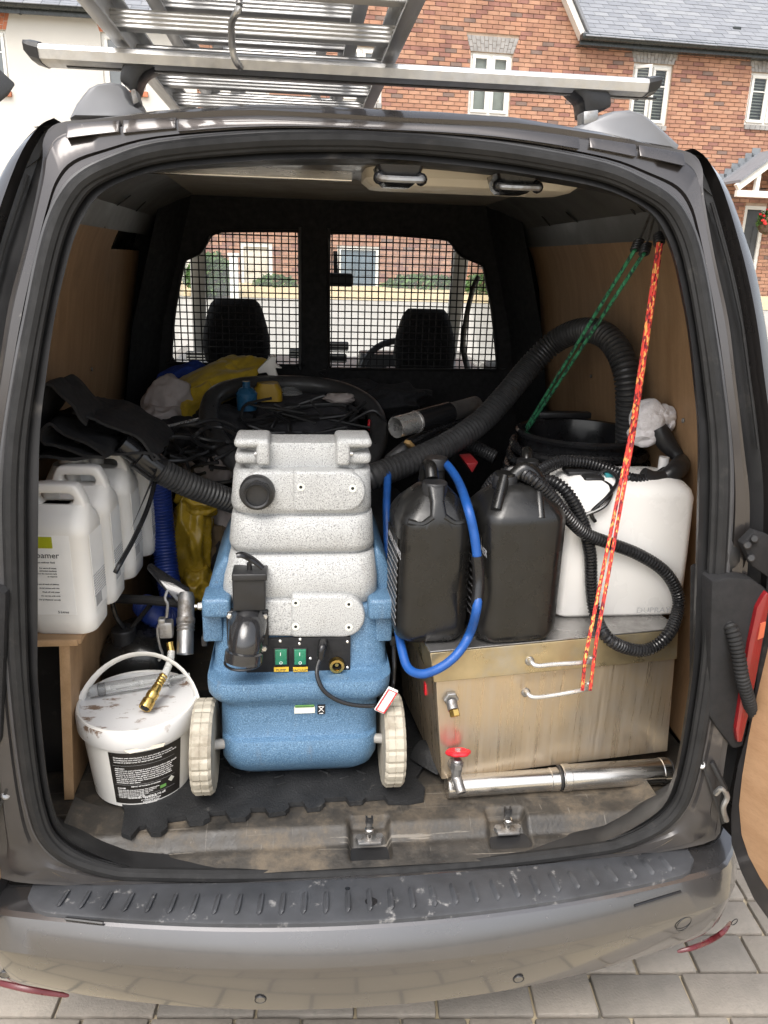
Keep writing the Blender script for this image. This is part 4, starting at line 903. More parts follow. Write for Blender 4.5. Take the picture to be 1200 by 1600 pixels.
# ================================================================== ROOF BAR AND LADDER
RB = thing('roof_bar', 'aluminium roof bar with black feet carrying the ladder across the van roof', 'roof rack', (X0, .45, 1.98))
bl, br_ = P(64, 84, y=.45), P(1008, 126, y=.45); zbar = 2.088
sec = [(-.040, .004), (-.036, .012), (-.015, .018), (.015, .018), (.036, .012), (.040, .004), (.036, -.012), (.02, -.016), (-.02, -.016), (-.036, -.012)]
MB().loft([[Vector((x, .45+a, zbar+c)) for a, c in sec] for x in (bl.x+.005, br_.x-.005)]).obj('bar', 'alu', RB)
MB().box((X0, .45, zbar-.0165), (br_.x-bl.x-.02, .012, .003)).obj('slot_strip', 'blackpl', RB)
for x, s in ((bl.x, -1), (br_.x, 1)):
    MB().loft([[Vector((x-s*.006, .45+a*1.06, zbar+c*1.1)) for a, c in sec], [Vector((x+s*.012, .45+a*1.04, zbar+c*1.05+.004)) for a, c in sec], [Vector((x+s*.022, .45+a*.9, zbar+c*.7+.010)) for a, c in sec]]).obj('end_cap', 'blackpl', RB)
footL = [(196, 87), (251, 89), (251, 98), (240, 106), (225, 113), (217, 124), (213, 139), (206, 150), (200, 134), (186, 127), (187, 113), (192, 98)]
footR = [(888, 128), (923, 124), (944, 130), (955, 147), (957, 166), (933, 176), (915, 182), (912, 155), (897, 142)]
covL = [(106, 188), (117, 165), (128, 150), (138, 138), (152, 131), (173, 128), (191, 131), (199, 141), (203, 154), (212, 168), (234, 180), (236, 190)]
covR = [(885, 204), (910, 192), (933, 182), (955, 173), (980, 171), (1003, 177), (1020, 190), (1037, 205), (1064, 230), (1060, 238), (960, 222)]
for ft, cv, s in ((footL, covL, -1), (footR, covR, 1)):
    MB().prism([P(u, v, y=.42) for u, v in ft], (0, .07, 0), .006).obj('foot_arm', 'blackpl', RB)
    a = [P(u, v, y=.36) for u, v in cv]; cc = sum(a, Vector())/len(a)
    MB().loft([[cc.lerp(p, .80)+Vector((0, -.012, 0)) for p in a], [cc.lerp(p, .93)+Vector((0, -.006, 0)) for p in a], [p+Vector((0, .03, 0)) for p in a], [p+Vector((0, .16, 0)) for p in a], [cc.lerp(p, .8)+Vector((0, .24, 0)) for p in a]]).obj('foot_cover', pm('grey_foot_cover', (.17, .172, .18), .4, .2, .1, 8), RB, 50)
    MB().prism([P(u, v, y=.35) for u, v in (((203, 140), (211, 138), (218, 160), (208, 164)) if s < 0 else ((912, 174), (936, 171), (934, 190), (912, 196)))], (0, .04, 0), .003).obj('clamp_plate', 'dullsteel', RB)
LD = thing('aluminium_ladder', 'aluminium triple extension ladder with ribbed rungs strapped on the roof bar', 'ladder', (-.2, 1.4, 2.11))
for k, (xa, xb, zb_, st) in enumerate(((-.468, .072, 2.112, .155), (-.405, .010, 2.190, .06), (-.345, -.048, 2.262, .20))):
    for x in (xa, xb):
        s = 1 if x == xa else -1
        MB().box((x, 1.35, zb_+.035), (.006, 3.2, .068), .001).box((x+s*.012, 1.35, zb_+.003), (.026, 3.2, .006), .001).box((x+s*.012, 1.35, zb_+.067), (.026, 3.2, .006), .001).obj('stile', 'alu', LD)
    for j in range(13):
        y = -.245+st+j*.25; zz = zb_+.034
        mb = MB(); sec2 = [(-.016, .015), (.016, .015), (.016, -.015)]+[(.016-.032*(i+.5)/9, -.015+(.0022 if i % 2 else 0)) for i in range(9)]+[(-.016, -.015)]
        for i in range(8): sec2.append((-.016+(.002 if i % 2 else 0), -.015+.03*(i+.5)/8))
        mb.loft([[Vector((x, y+a, zz+c)) for a, c in sec2] for x in (xa+.003, xb-.003)]); mb.obj('rung', 'alu_rung', LD, 20)
LH = thing('ladder_hook', 'bent galvanised rod hooked over the ladder rung and round the roof bar', 'hook', tuple(P(370, 95, y=.40)))
pts = PP([(374, 12, .33), (368, 22, .33), (362, 36, .35), (362, 55, .37), (363, 75, .385), (367, 92, .39), (373, 102, .40), (379, 105, .44), (384, 100, .50)])
MB().tube(catmull(pts, 6), .0065, 10).obj('rod', 'alu', LH)
MB().cyl(pts[0]+Vector((0, .0, .004)), pts[0]+Vector((0, .02, .05)), .0065, 10).obj('rod_end', 'alu', LH)
tag(MB().prism(PP([(-30, 85, .9), (0, 107, .9), (26, 131, .9), (14, 150, .9), (-30, 185, .9)]), (-.15, .05, 0), .004).obj('dark_board', 'blackgl'), 'corner of a glossy dark board poking in at the left edge', 'board')
# ================================================================== CARGO
FZ = .582
# ---- interlocking foam mat
mat_f = [(190, 1306), (205, 1312), (218, 1296), (228, 1294), (236, 1306), (252, 1306), (262, 1297), (262, 1284), (290, 1280), (296, 1290), (318, 1288), (328, 1282), (326, 1274), (352, 1272), (360, 1284), (384, 1282), (392, 1274), (390, 1268), (414, 1267), (420, 1276), (446, 1272), (452, 1266), (450, 1260), (474, 1258), (480, 1268), (500, 1266), (508, 1258), (506, 1252), (540, 1250), (546, 1258), (566, 1256), (572, 1250), (600, 1248), (606, 1256), (640, 1256), (662, 1252), (664, 1236), (650, 1220), (668, 1190)]
pts = [P(u, v, z=.586) for u, v in mat_f]; pts = [Vector((p.x, p.y, .583)) for p in pts]
pts += [Vector((.16, .62, .583)), Vector((-.5, .62, .583)), Vector((-.53, .2, .583)), Vector((-.5, .14, .583))]
b = bmesh.new(); f = b.faces.new([b.verts.new(p) for p in pts]); r = bmesh.ops.extrude_face_region(b, geom=[f]); bmesh.ops.translate(b, vec=(0, 0, .012), verts=[e for e in r['geom'] if isinstance(e, bmesh.types.BMVert)])
bmesh.ops.triangulate(b, faces=[q for q in b.faces if len(q.verts) > 4])
MT = thing('foam_mat', 'black interlocking foam floor mat with jigsaw edge under the cleaning machine', 'mat', (-.15, .3, .583))
MB().bm(b).obj('mat_tile', 'foam', MT, 25)
g = random.Random(2); mb = MB()
for i in range(46):
    x, y = g.uniform(-.36, .14), g.uniform(.19, .5); a = g.choice((.4, -.6)); mb.bar((x-.012*math.cos(a), y-.012*math.sin(a), .5965), (x+.012*math.cos(a), y+.012*math.sin(a), .5965), .005, .004, .001)
mb.obj('tread_pattern', 'foam', MT, kind='stuff')
sm = PP([(648, 1196, .30)])[0]
o = MB().tube(catmull([Vector((.165, .24, .60)), Vector((.178, .25, .625)), Vector((.20, .27, .63)), Vector((.215, .30, .60))], 6), .007, 8, flat=6).obj('rubber_flap', 'foam'); tag(o, 'curled black rubber flap between the machine wheel and steel tank', 'mat')

# ---- carpet extraction machine
MC = thing('extraction_machine', 'blue and grey speckled carpet extraction machine with wheels and control panel', 'cleaning machine', (-.13, .4, .59))
def ring(uL, uR, v, yf, yb=None, r=.05, n=5):
    if yb is None: yb = .70 if v > 860 else .52 if v > 805 else .46 if v > 740 else .40
    a, c, m = P(uL, v, y=yf), P(uR, v, y=yf), P((uL+uR)/2, v, y=yf); return rr(a.x, c.x, yf, yb, m.z, r, n)
base = MB().loft([ring(366, 574, 1203, .25), ring(352, 584, 1200, .205), ring(345, 590, 1190, .184), ring(344, 591, 1172, .178), ring(344, 591, 1158, .184), ring(344, 591, 1150, .200), ring(343, 591, 1144, .203), ring(343, 592, 1106, .200),
    ring(342, 593, 1099, .198), ring(328, 606, 1096, .186), ring(322, 611, 1090, .180), ring(320, 613, 1080, .178), ring(320, 614, 1068, .182), ring(323, 612, 1060, .198), ring(329, 608, 1053, .232), ring(332, 606, 1046, .242), ring(333, 605, 1000, .254), ring(336, 603, 952, .262), ring(340, 600, 942, .275)])
base = base.obj('base', 'speckblue', MC, 50)
for pl in ([(352, 866), (338, 888), (327, 912), (320, 940), (319, 1000), (345, 1000), (352, 930), (362, 880)], [(586, 852), (600, 868), (610, 890), (617, 920), (618, 1000), (596, 1000), (590, 930), (584, 880)]):
    MB().prism([P(u, v, y=.30) for u, v in pl], (0, .34, 0), .010).obj('side_arm', 'speckblue', MC, 50)
for u0, u1, v0, v1 in ((316, 360, 935, 966), (575, 617, 936, 969)):
    a, c = P(u0, v1, y=.24), P(u1, v0, y=.24); lg = MB().box(((a.x+c.x)/2, .275, (a.z+c.z)/2), (c.x-a.x, .08, c.z-a.z), .009, 3).obj('lug', 'speckblue', MC)
    s = -1 if u0 < 450 else 1; x = a.x if s < 0 else c.x
    MB().cyl((x-s*.004, .262, (a.z+c.z)/2-.004), (x+s*.012, .262, (a.z+c.z)/2-.004), .008, 10, bev=.002).cyl((x+s*.010, .262, (a.z+c.z)/2-.004), (x+s*.018, .262, (a.z+c.z)/2-.004), .004, 8).obj('bolt', 'chrome', lg)
    a2, c2 = P(u0+6, 1000, y=.25), P(u1-8, 966, y=.25); MB().box(((a2.x+c2.x)/2+s*.008, .285, (a2.z+c2.z)/2+.004), (c2.x-a2.x, .05, c2.z-a2.z+.03), .006).obj('lug_post', 'speckblue', MC)
    MB().box((x+s*.004, .29, a2.z-.02), (.012, .02, .025), .003).obj('side_catch', 'blackpl', MC)
rec = [P(u, v, y=.2525) for u, v in ((567, 1031), (606, 1031), (606, 1010), (567, 1010))]
tank = MB().loft([ring(356, 584, 1000, .30), ring(350, 590, 948, .285), ring(346, 592, 940, .262), ring(345, 592, 928, .252), ring(347, 592, 910, .252), ring(356, 588, 874, .263), ring(359, 586, 868, .27), ring(362, 583, 865, .284),
    ring(361, 584, 863, .284), ring(357, 587, 860, .272), ring(355, 587, 853, .266), ring(359, 585, 813, .272), ring(361, 584, 808, .277), ring(365, 582, 805, .29), ring(364, 582, 803, .29), ring(360, 583, 800, .281), ring(358, 583, 793, .275), ring(362, 582, 744, .282), ring(365, 581, 738, .29), ring(372, 577, 734, .305), ring(378, 572, 733, .312),
    ring(378, 572, 722, .312), ring(377, 572, 704, .312), ring(378, 570, 692, .318), ring(384, 564, 689, .335)]).obj('recovery_tank', 'speckgrey', MC, 50)
for u0, u1, us, s in ((366, 421, 405, 1), (525, 582, 543, -1)):      # lid clasps
    a, c = P(u0, 728, y=.285), P(u1, 688, y=.285); q = P(us, 715, y=.285); zt_ = c.z; zb_ = a.z; zm = (zt_*.42+zb_*.58)
    xin = (a.x+.0, q.x-.004) if s == 1 else (q.x+.004, c.x)
    cl = MB().box(((a.x+c.x)/2, .335, (zt_+zm)/2+.008), (c.x-a.x, .10, zt_-zm-.012), .012, 3).obj('lid_clasp', 'speckgrey', tank)
    ix0, ix1 = (q.x-.006, c.x) if s == 1 else (a.x, q.x+.006)
    MB().box(((ix0+ix1)/2, .334, (zt_+zb_)/2), (ix1-ix0, .10, zt_-zb_), .008, 3).obj('clasp_tab', 'speckgrey', cl)
    ox0, ox1 = (a.x, ix0+.004) if s == 1 else (ix1-.004, c.x)
    MB().box(((ox0+ox1)/2, .345, zb_+.012), (ox1-ox0, .09, .026), .010, 3).obj('clasp_foot', 'speckgrey', cl)
    MB().box(((ox0+ox1)/2+s*.004, .36, zm), (ox1-ox0-.016, .06, .05)).obj('clasp_recess', 'speckgrey', cl)
    MB().cyl((ix0-.004 if s == 1 else ix1-.004, .30, zm), (ix0+.006 if s == 1 else ix1+.006, .30, zm), .005, 10).obj('pin', 'chrome', cl)
def pxpoly(pl, y): return [P(u, v, y=y) for u, v in pl]
def roundR(u0, u1, v0, v1, n=8):
    r = (v1-v0)/2; o = [(u0, v1), (u0, v0)]
    for k in range(n+1):
        t = -math.pi/2+math.pi*k/n; o.append((u1-r+r*math.cos(t), (v0+v1)/2+r*math.sin(t)))
    return o
MB().prism(pxpoly(roundR(458, 572, 737, 800), .272), (0, .05, 0), .007, seg=3).obj('raised_panel', 'speckgrey', tank, 50)
MB().prism(pxpoly([(376, 765), (384, 745), (400, 737), (462, 737), (462, 797), (400, 799), (384, 790)], .276), (0, .05, 0), .007, seg=3).obj('raised_panel', 'speckgrey', tank, 50)
MB().prism(pxpoly(roundR(455, 571, 931, 997), .238), (0, .06, 0), .008, seg=3).obj('raised_panel', 'speckgrey', tank, 50)
MB().prism(pxpoly([(412, 939), (458, 939), (458, 995), (412, 994)], .244), (0, .05, 0), .005).obj('raised_panel', 'speckgrey', tank, 50)
for u, v, y in ((470, 761, .272), (551, 763, .272), (462, 942, .238), (545, 944, .238), (462, 979, .238), (545, 980, .238)):
    p = P(u, v, y=y); MB().lathe([(.0035, -.0012), (.0085, -.0012), (.0085, .004)], p, 14, 'y', cap=False).obj('rivet_washer', 'paper', tank); MB().cyl(p+Vector((0, -.0006, 0)), p+Vector((0, .004, 0)), .004, 10).obj('rivet_hole', 'blackmat', tank)
# vacuum port
p = P(402, 769, y=.27); pt = MB().lathe([(.022, -.028), (.0255, -.03), (.0265, -.015), (.035, -.013), (.037, -.006), (.037, .008)], p, 28, 'y', cap=False).obj('vacuum_port', 'blackpl', tank)
MB().lathe([(.022, -.028), (.0215, .01)], p, 24, 'y', cap=False).obj('port_bore', 'blackgl', pt); MB().cyl(p+Vector((0, .006, 0)), p+Vector((0, .012, 0)), .022, 20).obj('port_back', 'blackmat', pt)
MB().lathe([(.027, -.020), (.031, -.020), (.031, -.012), (.027, -.012)], p, 8, 'y').obj('port_nut', 'blackpl', pt)
# dump valve
vy = .205
def bpx(u0, u1, v0, v1, y, dy, bev, name, mt, par):
    a, c = P(u0, v1, y=y), P(u1, v0, y=y); return MB().box(((a.x+c.x)/2, y+dy/2, (a.z+c.z)/2), (c.x-a.x, dy, c.z-a.z), bev, 3).obj(name, mt, par)
dv = bpx(364, 414, 900, 956, vy+.012, .045, .004, 'dump_valve', 'blackpl', MC)
bpx(362, 417, 897, 909, vy+.006, .056, .003, 'valve_cap', 'blackpl', dv)
bpx(355, 419, 954, 1012, vy+.03, .02, .004, 'valve_flange', 'blackpl', dv)
p = P(390, 897, y=vy+.03); MB().cyl(p-Vector((0, 0, .004)), p+Vector((0, 0, .010)), .009, 14, bev=.002).cyl(p, p+Vector((0, 0, .026)), .0055, 12).obj('valve_stem', 'blackpl', dv)
hpts = PP([(369, 868, vy+.01), (378, 867, vy+.012), (390, 872, vy+.02), (402, 880, vy+.022), (411, 888, vy+.02)]); MB().tube(catmull(hpts, 5), .009, 10, rf=lambda i: .0055+.003*math.sin(math.pi*i/20), flat=.6).obj('valve_handle', 'blackgl', dv)
ep = PP([(387, 972, vy+.035), (386, 985, vy+.010), (384, 1003, vy-.010), (382, 1018, vy-.016), (380, 1033, vy-.02)])
elb = MB().tube(catmull(ep, 6), .038, 26, rf=lambda i: .043-.0005*i if i < 18 else .040, cap=False).obj('elbow_pipe', 'darkclear', dv)
MB().tube([ep[-1]+Vector((0, 0, .001)), ep[-1]+Vector((0, .004, .02))], .035, 24, cap=True).obj('pipe_mouth', 'blackmat', dv)
q = ep[-1]; MB().tube([q+Vector((.038*math.cos(t), .037*math.sin(t), -.001)) for t in [k*2*math.pi/26 for k in range(26)]], .003, 6, closed=True).obj('pipe_rim', 'blackgl', dv)
for u, v in ((359, 961), (414, 962), (413, 1012)):
    p = P(u, v, y=vy+.03); MB().cyl(p+Vector((0, -.008, 0)), p, .0062, 6, bev=.001).obj('bolt', 'chrome', dv)
# control panel
cp = bpx(385, 548, 996, 1054, .238, .01, .001, 'control_panel', 'blackmat', MC)
for u, tx in ((439, 'PUMP'), (469, 'VACUUM')):
    bz = bpx(u-11, u+11, 1013, 1041, .234, .006, .001, 'switch_bezel', 'blackpl', cp); bpx(u-9, u+9, 1015.5, 1039, .230, .006, .001, 'switch', 'green2', bz)
    c = P(u, 1023, y=.2297); mb = MB(); put_text(mb, 'I', .012, c+Vector((-.001, 0, -.003)), (1, 0, 0), (0, 0, 1), 'CENTER'); put_text(mb, 'O', .010, P(u, 1038, y=.2297), (1, 0, 0), (0, 0, 1), 'CENTER'); mb.obj('switch_mark', 'ink', bz, 0)
    lb = bpx(u-11, u+12, 1042.5, 1050, .2335, .002, 0, 'switch_label', 'yellowlab', cp); mb = MB(); put_text(mb, tx, .0086, P(u, 1049, y=.2331), (1, 0, 0), (0, 0, 1), 'CENTER'); mb.obj('label_text', 'darkink', lb, 0)
for u, v in ((388, 1045), (468, 1006), (485, 1029), (543, 1003), (543, 1043), (469, 999), (438, 1002)):
    p = P(u, v, y=.238); MB().blob(p, (.0038, .003, .0038), 1, 0, 1, 1).obj('screw', 'chrome', cp)
p = P(526, 1037, y=.236); bp = MB().lathe([(.010, -.008), (.0105, -.014), (.016, -.014), (.0172, -.008), (.0172, .0)], p, 26, 'y', cap=False).obj('water_outlet', 'brass', cp); MB().lathe([(.010, -.008), (.0095, .004), (.0, .004)], p, 20, 'y', cap=False).obj('outlet_bore', 'blackmat', bp); MB().cyl(p+Vector((0, -.006, 0)), p, .0045, 6).obj('outlet_core', 'brass', bp)
cn = MB().tube(catmull(PP([(505, 1004, .235), (504, 1010, .215), (502, 1018, .208), (501, 1030, .205)]), 5), .010, 12, rf=lambda i: .0115-.0003*i).obj('cable_connector', 'blackgl', cp)
MB().tube(catmull(PP([(501, 1028, .205), (496, 1042, .195), (496, 1058, .182), (505, 1078, .170), (523, 1092, .168), (545, 1100, .168), (570, 1103, .172), (592, 1101, .18), (606, 1092, .20), (614, 1070, .25), (616, 1040, .262), (615, 1000, .29)]), 8), .0048, 10).obj('power_cable', 'blackgl', MC)
p = P(601, 1094, y=.165); a, c = P(592, 1112, y=.165), P(615, 1076, y=.165); d = (c-a).normalized(); tg = MB().bar(a, c, .024, .006, .002, up=(0, 1, 0)).obj('cable_tag', 'ink', MC)
n2 = Vector((0, -.0045, 0)); sd = d.cross(Vector((0, 1, 0))).normalized()
MB().tube([a+n2+sd*.010+d*.004, c+n2+sd*.010-d*.004, c+n2-sd*.010-d*.004, a+n2-sd*.010+d*.004], .0016, 6, closed=True).obj('tag_border', 'red', tg)
bpx(460, 492, 1104, 1115, .1965, .0015, 0, 'sticker', 'paper', MC); bpx(461, 491, 1101.5, 1106, .1958, .0015, 0, 'sticker_band', 'papergreen', MC); mb = MB(); put_text(mb, 'PASSED FOR ELECTRICAL SAFETY', .0028, P(461.5, 1105.2, y=.1953), (1, 0, 0), (0, 0, 1)); mb.obj('sticker_text', 'darkink', MC, 0)
st = bpx(496, 508, 1101, 1116, .1965, .0015, 0, 'warning_sticker', 'blackmat', MC)
for (a, c) in (((498, 1104), (506, 1112)), ((506, 1104), (498, 1112)), ((499, 1104), (505, 1104)), ((499, 1114.5), (505, 1114.5))): MB().bar(P(*a, y=.1956), P(*c, y=.1956), .0012, .001).obj('symbol', 'ink', st)
# wheels
for (u, u2, s) in ((318, 345, -1), (612, 592, 1)):
    x = P(u, 1168, y=.205).x + (.004 if s < 0 else -.002); zc_ = .597+.104; yc_ = .208
    wh = MB().lathe([(.075, -.021), (.098, -.0225), (.104, -.016), (.104, -.002), (.1025, 0), (.104, .002), (.104, .016), (.098, .0225), (.075, .021)], (x, yc_, zc_), 96, 'x', rf=lambda k: 1.0 if k % 4 < 3 else .965).obj('wheel', 'wheelrub', MC, 25)
    MB().lathe([(.012, -.018), (.03, -.018), (.034, -.008), (.07, -.008), (.078, -.019), (.078, .019), (.07, .008), (.034, .008), (.03, .018), (.012, .018)], (x, yc_, zc_), 28, 'x').obj('hub', 'hub', wh)
    x2 = P(u2, 1165, y=.21).x; MB().cyl((x, yc_, zc_), (x-s*.075, yc_+.01, zc_), .011, 14).obj('axle', 'hub', wh)

# ---- plywood wheel-arch box with the white bottles on it
PB = thing('plywood_box', 'plywood wheel arch box at the left carrying the white bottles', 'box', (-.66, .6, .583))
def pbx(z): return -.598-.026*(.97-z)/.38
def slab(y0, y1, z0, z1, t0, t1): return MB().loft([[Vector((pbx(z)-t, y, z)) for y, t in ((y0, t0), (y1, t0), (y1, t1), (y0, t1))] for z in (z0, z1)])
slab(.202, 1.2, .584, .968, 0, .016).obj('side_board', 'plybox', PB, 20); MB().box((-.665, .69, .974), (.19, 1.0, .012), .001).obj('top_board', 'plybox', PB)
slab(.196, .2015, .584, .967, -.003, .017).obj('board_edge', 'plyedge', PB, 20); MB().box((-.663, .186, .974), (.176, .006, .014), .001).obj('board_edge', 'plyedge', PB)
MB().box((-.71, .75, .77), (.12, .9, .37)).obj('back_board', 'dark_metal', PB)

def jug_parts(root, label_kind):
    w, d, h = .138, .112, .335; mb = MB()
    R = lambda z, kw=1, kd=1, r=.03: rr(-w/2*kw, w/2*kw, -d/2*kd, d/2*kd, z, r, 5)
    mb.loft([R(0, .93, .9), R(.006, .98, .97), R(.038, 1.0, 1.0), R(.041, .985, .985), R(.208, .985, .985), R(.211, 1, 1), R(.226, 1, 1), R(.242, .97, .90), R(.256, .93, .66), R(.266, .90, .44), R(.270, .88, .36)])
    bd = local(mb, 'body', 'jug', root)
    b = bmesh.new(); ed = []
    out_ = catmull([Vector(p) for p in ((-.060, 0, .262), (-.058, 0, .276), (-.046, 0, .303), (-.034, 0, .311), (0, 0, .312), (.034, 0, .311), (.046, 0, .303), (.058, 0, .276), (.060, 0, .262))], 3)
    hole = [Vector((sx*.026+.011*math.cos(t), 0, .281+.011*math.sin(t))) for sx, t0 in ((1, -90), (-1, 90)) for t in [rad(t0+180*k/6) for k in range(7)]]
    for lp in (out_, hole):
        vv = [b.verts.new(p) for p in lp]; ed += [b.edges.new((vv[i], vv[(i+1) % len(vv)])) for i in range(len(vv))]
    bmesh.ops.triangle_fill(b, edges=ed, use_beauty=True); bmesh.ops.translate(b, vec=(0, -.017, 0), verts=b.verts)
    ex = bmesh.ops.extrude_face_region(b, geom=b.faces[:]); bmesh.ops.translate(b, vec=(0, .034, 0), verts=[e for e in ex['geom'] if isinstance(e, bmesh.types.BMVert)])
    bmesh.ops.bevel(b, geom=[e for e in b.edges if len(e.link_faces) == 2 and e.calc_face_angle() > 1.0], offset=.005, segments=2, affect='EDGES', profile=.5)
    local(MB().bm(b), 'handle', 'jug', root, 50)
    local(MB().cyl((-.030, .040, .245), (-.030, .040, .285), .018, 20, bev=.002), 'cap', 'jug', root)
    y = -d/2*.985-.0012
    t = MB(); t2 = MB(); 
    if label_kind == 0:
        lab = local(MB().box((-.013, y+.0006, .132), (.10, .001, .172)), 'label', 'ink', root)
        local(MB().box((-.022, y-.0002, .203), (.050, .001, .024)), 'label_square', 'green', root)
        put_text(t, 'Defoamer', .0175, (.014, y-.0003, .170), (1, 0, 0), (0, 0, 1), 'RIGHT'); put_text(t, 'foam reducer fluid', .0052, (.004, y-.0003, .159), (1, 0, 0), (0, 0, 1), 'RIGHT')
        for i, tx in enumerate(('For use in all carpet', 'extraction machines', 'add to the recovery tank', 'as required')): put_text(t, tx, .0042, (.006, y-.0003, .147-.006*i), (1, 0, 0), (0, 0, 1), 'RIGHT')
        for i, tx in enumerate(('Keep out of reach of children', 'Avoid contact with skin', 'Wash off with water', 'Do not mix with acids', 'For professional use only')): put_text(t, tx, .0042, (.008, y-.0003, .112-.0085*i), (1, 0, 0), (0, 0, 1), 'RIGHT')
        put_text(t, '5 Litres', .0072, (.022, y-.0003, .050), (1, 0, 0), (0, 0, 1), 'RIGHT')
        local(t, 'label_text', 'darkink', root, 0)
    # side label (right hand face)
    xx = w/2*.985+.0008; sl_ = local(MB().box((xx, .0, .13), (.001, d*.62, .165)), 'side_label', 'ink', root); t = MB()
    for i in range(9): put_text(t, 'Directions: dilute with clean warm water and apply', .0032, (xx+.0012, -d*.30, .122-.0056*i), (0, 1, 0), (0, 0, 1))
    for i in range(14):
        wdt = .0008+.0013*((i*7) % 3 == 0); t.box((xx+.001, -d*.26+i*.0024, .066), (.0005, wdt, .024))
    local(t, 'side_print', 'greyink', root, 0)
def local(mb, name, mt, root, smooth=40):
    top = root
    while top.parent is not None: top = top.parent
    inv = INV.pop(top, None); o = mb.obj(name, mt, root, smooth)
    if inv is not None: INV[top] = inv
    return o
JZ = .981
JG = 'white bottles on the plywood box'
j1 = thing('white_bottle', 'white plastic bottle with lime green label square, nearest the door jamb', 'bottle', (-.608, .262, JZ), rad(-5), JG); jug_parts(j1, 0)
j2 = thing('white_bottle', 'white plastic bottle directly behind the lime labelled one', 'bottle', (-.600, .400, JZ), rad(-3), JG); jug_parts(j2, 1)
for (x, y, rz, lab) in ((-.585, .545, -4, 'white plastic bottle third in the row, empty handle slot visible below black rubber'), (-.570, .70, -6, 'furthest white plastic bottle with handwriting on its side, beside the blue hose')):
    c = copy_tree(j2); c.location = (x, y, JZ); c.rotation_euler.z = rad(rz); c['label'] = lab
    if y > .6:
        t = MB(); put_text(t, 'COL', .026, (.0762, -.045, .215), (0, 1, 0), (0, 0, 1)); put_text(t, 'USED', .026, (.0762, -.045, .188), (0, 1, 0), (0, 0, 1)); local(t, 'handwriting', 'darkink', c, 0)
j5 = thing('capped_bottle', 'pale bottle with ribbed screw cap half hidden under the black rubber sheet', 'bottle', (-.655, .52, JZ))
mb = MB(); mb.loft([rr(-.05, .05, -.05, .05, z, .03) for z in (0, .25)]+[rr(-.035, .035, -.035, .035, .285, .03)]); local(mb, 'body', 'jug', j5)
local(MB().lathe([(.0, .335), (.024, .335), (.026, .332), (.026, .29), (.0, .29)], (0.005, -.01, .002), 40, rf=lambda k: 1 if k % 2 else .97), 'cap', 'jug', j5)
tag(MB().tube(catmull(PP([(246, 690, .62), (244, 740, .52), (232, 790, .42), (210, 840, .34), (188, 880, .27), (180, 895, .26)]), 8), .0055, 8).obj('black_cable', 'blackgl'), 'black cable hanging down across the white bottles', 'cable')

# ---- bucket of paste with things on its lid
BC = Vector((-.483, .262, .585))
BK2 = thing('white_bucket', 'white plastic bucket with black text label standing at the left', 'bucket', tuple(BC))
local(MB().lathe([(.0, .0), (.100, .0), (.106, .004), (.121, .165), (.122, .19)], (0, 0, 0), 56), 'body', 'white', BK2)
lid = local(MB().lathe([(.120, .158), (.127, .158), (.1305, .163), (.131, .198), (.129, .204), (.123, .204), (.120, .198), (.113, .196), (.06, .197), (.0, .1975)], (0, 0, 0), 64), 'lid', 'lidtop', BK2)
local(MB().tube([Vector((.1255*math.cos(t), .1255*math.sin(t), .2045)) for t in [k*2*math.pi/64 for k in range(64)]], .0035, 6, closed=True), 'lid_rim', 'white', BK2)
hd_ = [Vector((0.136*math.cos(rad(a)), 0.136*math.sin(rad(a)), 0)) for a in (-172, -2)]
hpts = []
for k in range(25):
    t = math.pi*k/24; c = math.cos(t); hh = math.sin(t); hpts.append(Vector((-0.136*c, -.012+.052*hh, .165+.142*hh-.02*(1+c)/2)))
local(MB().tube(hpts, .009, 8, flat=.3), 'handle', 'white', BK2)
for s in (-1, 1): local(MB().box((s*.139, -.012, .150 if s > 0 else .165), (.008, .024, .04), .003), 'handle_boss', 'white', BK2)
def cyl_pt(s, z, off=0):
    r = .1065+(.121-.106)*(z-.004)/.161+off; a = s/.114-math.pi/2; return Vector((r*math.cos(a), r*math.sin(a), z))
a0, a1 = rad(-21), rad(56); zl0, zl1 = .014, .150
mb = MB(); N = 24
mb.add([cyl_pt(.114*(a0+(a1-a0)*i/N), zl0+(zl1-zl0)*j/6, .0006) for j in range(7) for i in range(N+1)], [(j*(N+1)+i, j*(N+1)+i+1, (j+1)*(N+1)+i+1, (j+1)*(N+1)+i) for j in range(6) for i in range(N)])
lab = local(mb, 'label', 'label', BK2)
t = MB(); s0 = .114*a0+.010
def ct(body, size, s, z, al='LEFT'): put_text(t, body, size, (0, 0, 0), (1, 0, 0), (0, 1, 0), al, fn=lambda p: cyl_pt(s+p.x, z+p.y, .0010+p.z))
for i, tx in enumerate(('Dirtbusters oven cleaning paste is an extra strength cleaning paste', 'for professional oven cleaning. This paste can be left on work for 10-15', 'minutes on problem areas for easier carbon removal.')): ct(tx, .0045, s0, .136-.0058*i)
ct('Application', .0045, s0, .108)
for i, tx in enumerate(('First warm the oven and scrape all enamel and glass surfaces clean, sprayed', 'with hot oven cleaner. Apply Dirtbusters oven paste using a scourer', 'pad scourer to remove carbon deposits. On problem areas leave to', 'work for 10-15 minutes then agitate as needed. The paste needs to be', 'when applied to warm surfaces. After cleaning remove with a damp', 'cloth and rinse with fresh water. Finish around with a dry microfibre', 'and Dirtbusters glass cleaner.')): ct(tx, .0043, s0, .1025-.0054*i)
ct('KEEP OUT OF THE REACH OF CHILDREN', .0034, s0+.030, .0595)
ct('DANGER', .0045, s0, .0545)
for i in range(6): ct('Causes severe skin burns and eye damage. Wear protective gloves and eye'[:64-6*i], .0033, s0, .0500-.0040*i)
ct('www.dirtbusters.co.uk', .0090, s0+.062, .0275, 'CENTER')
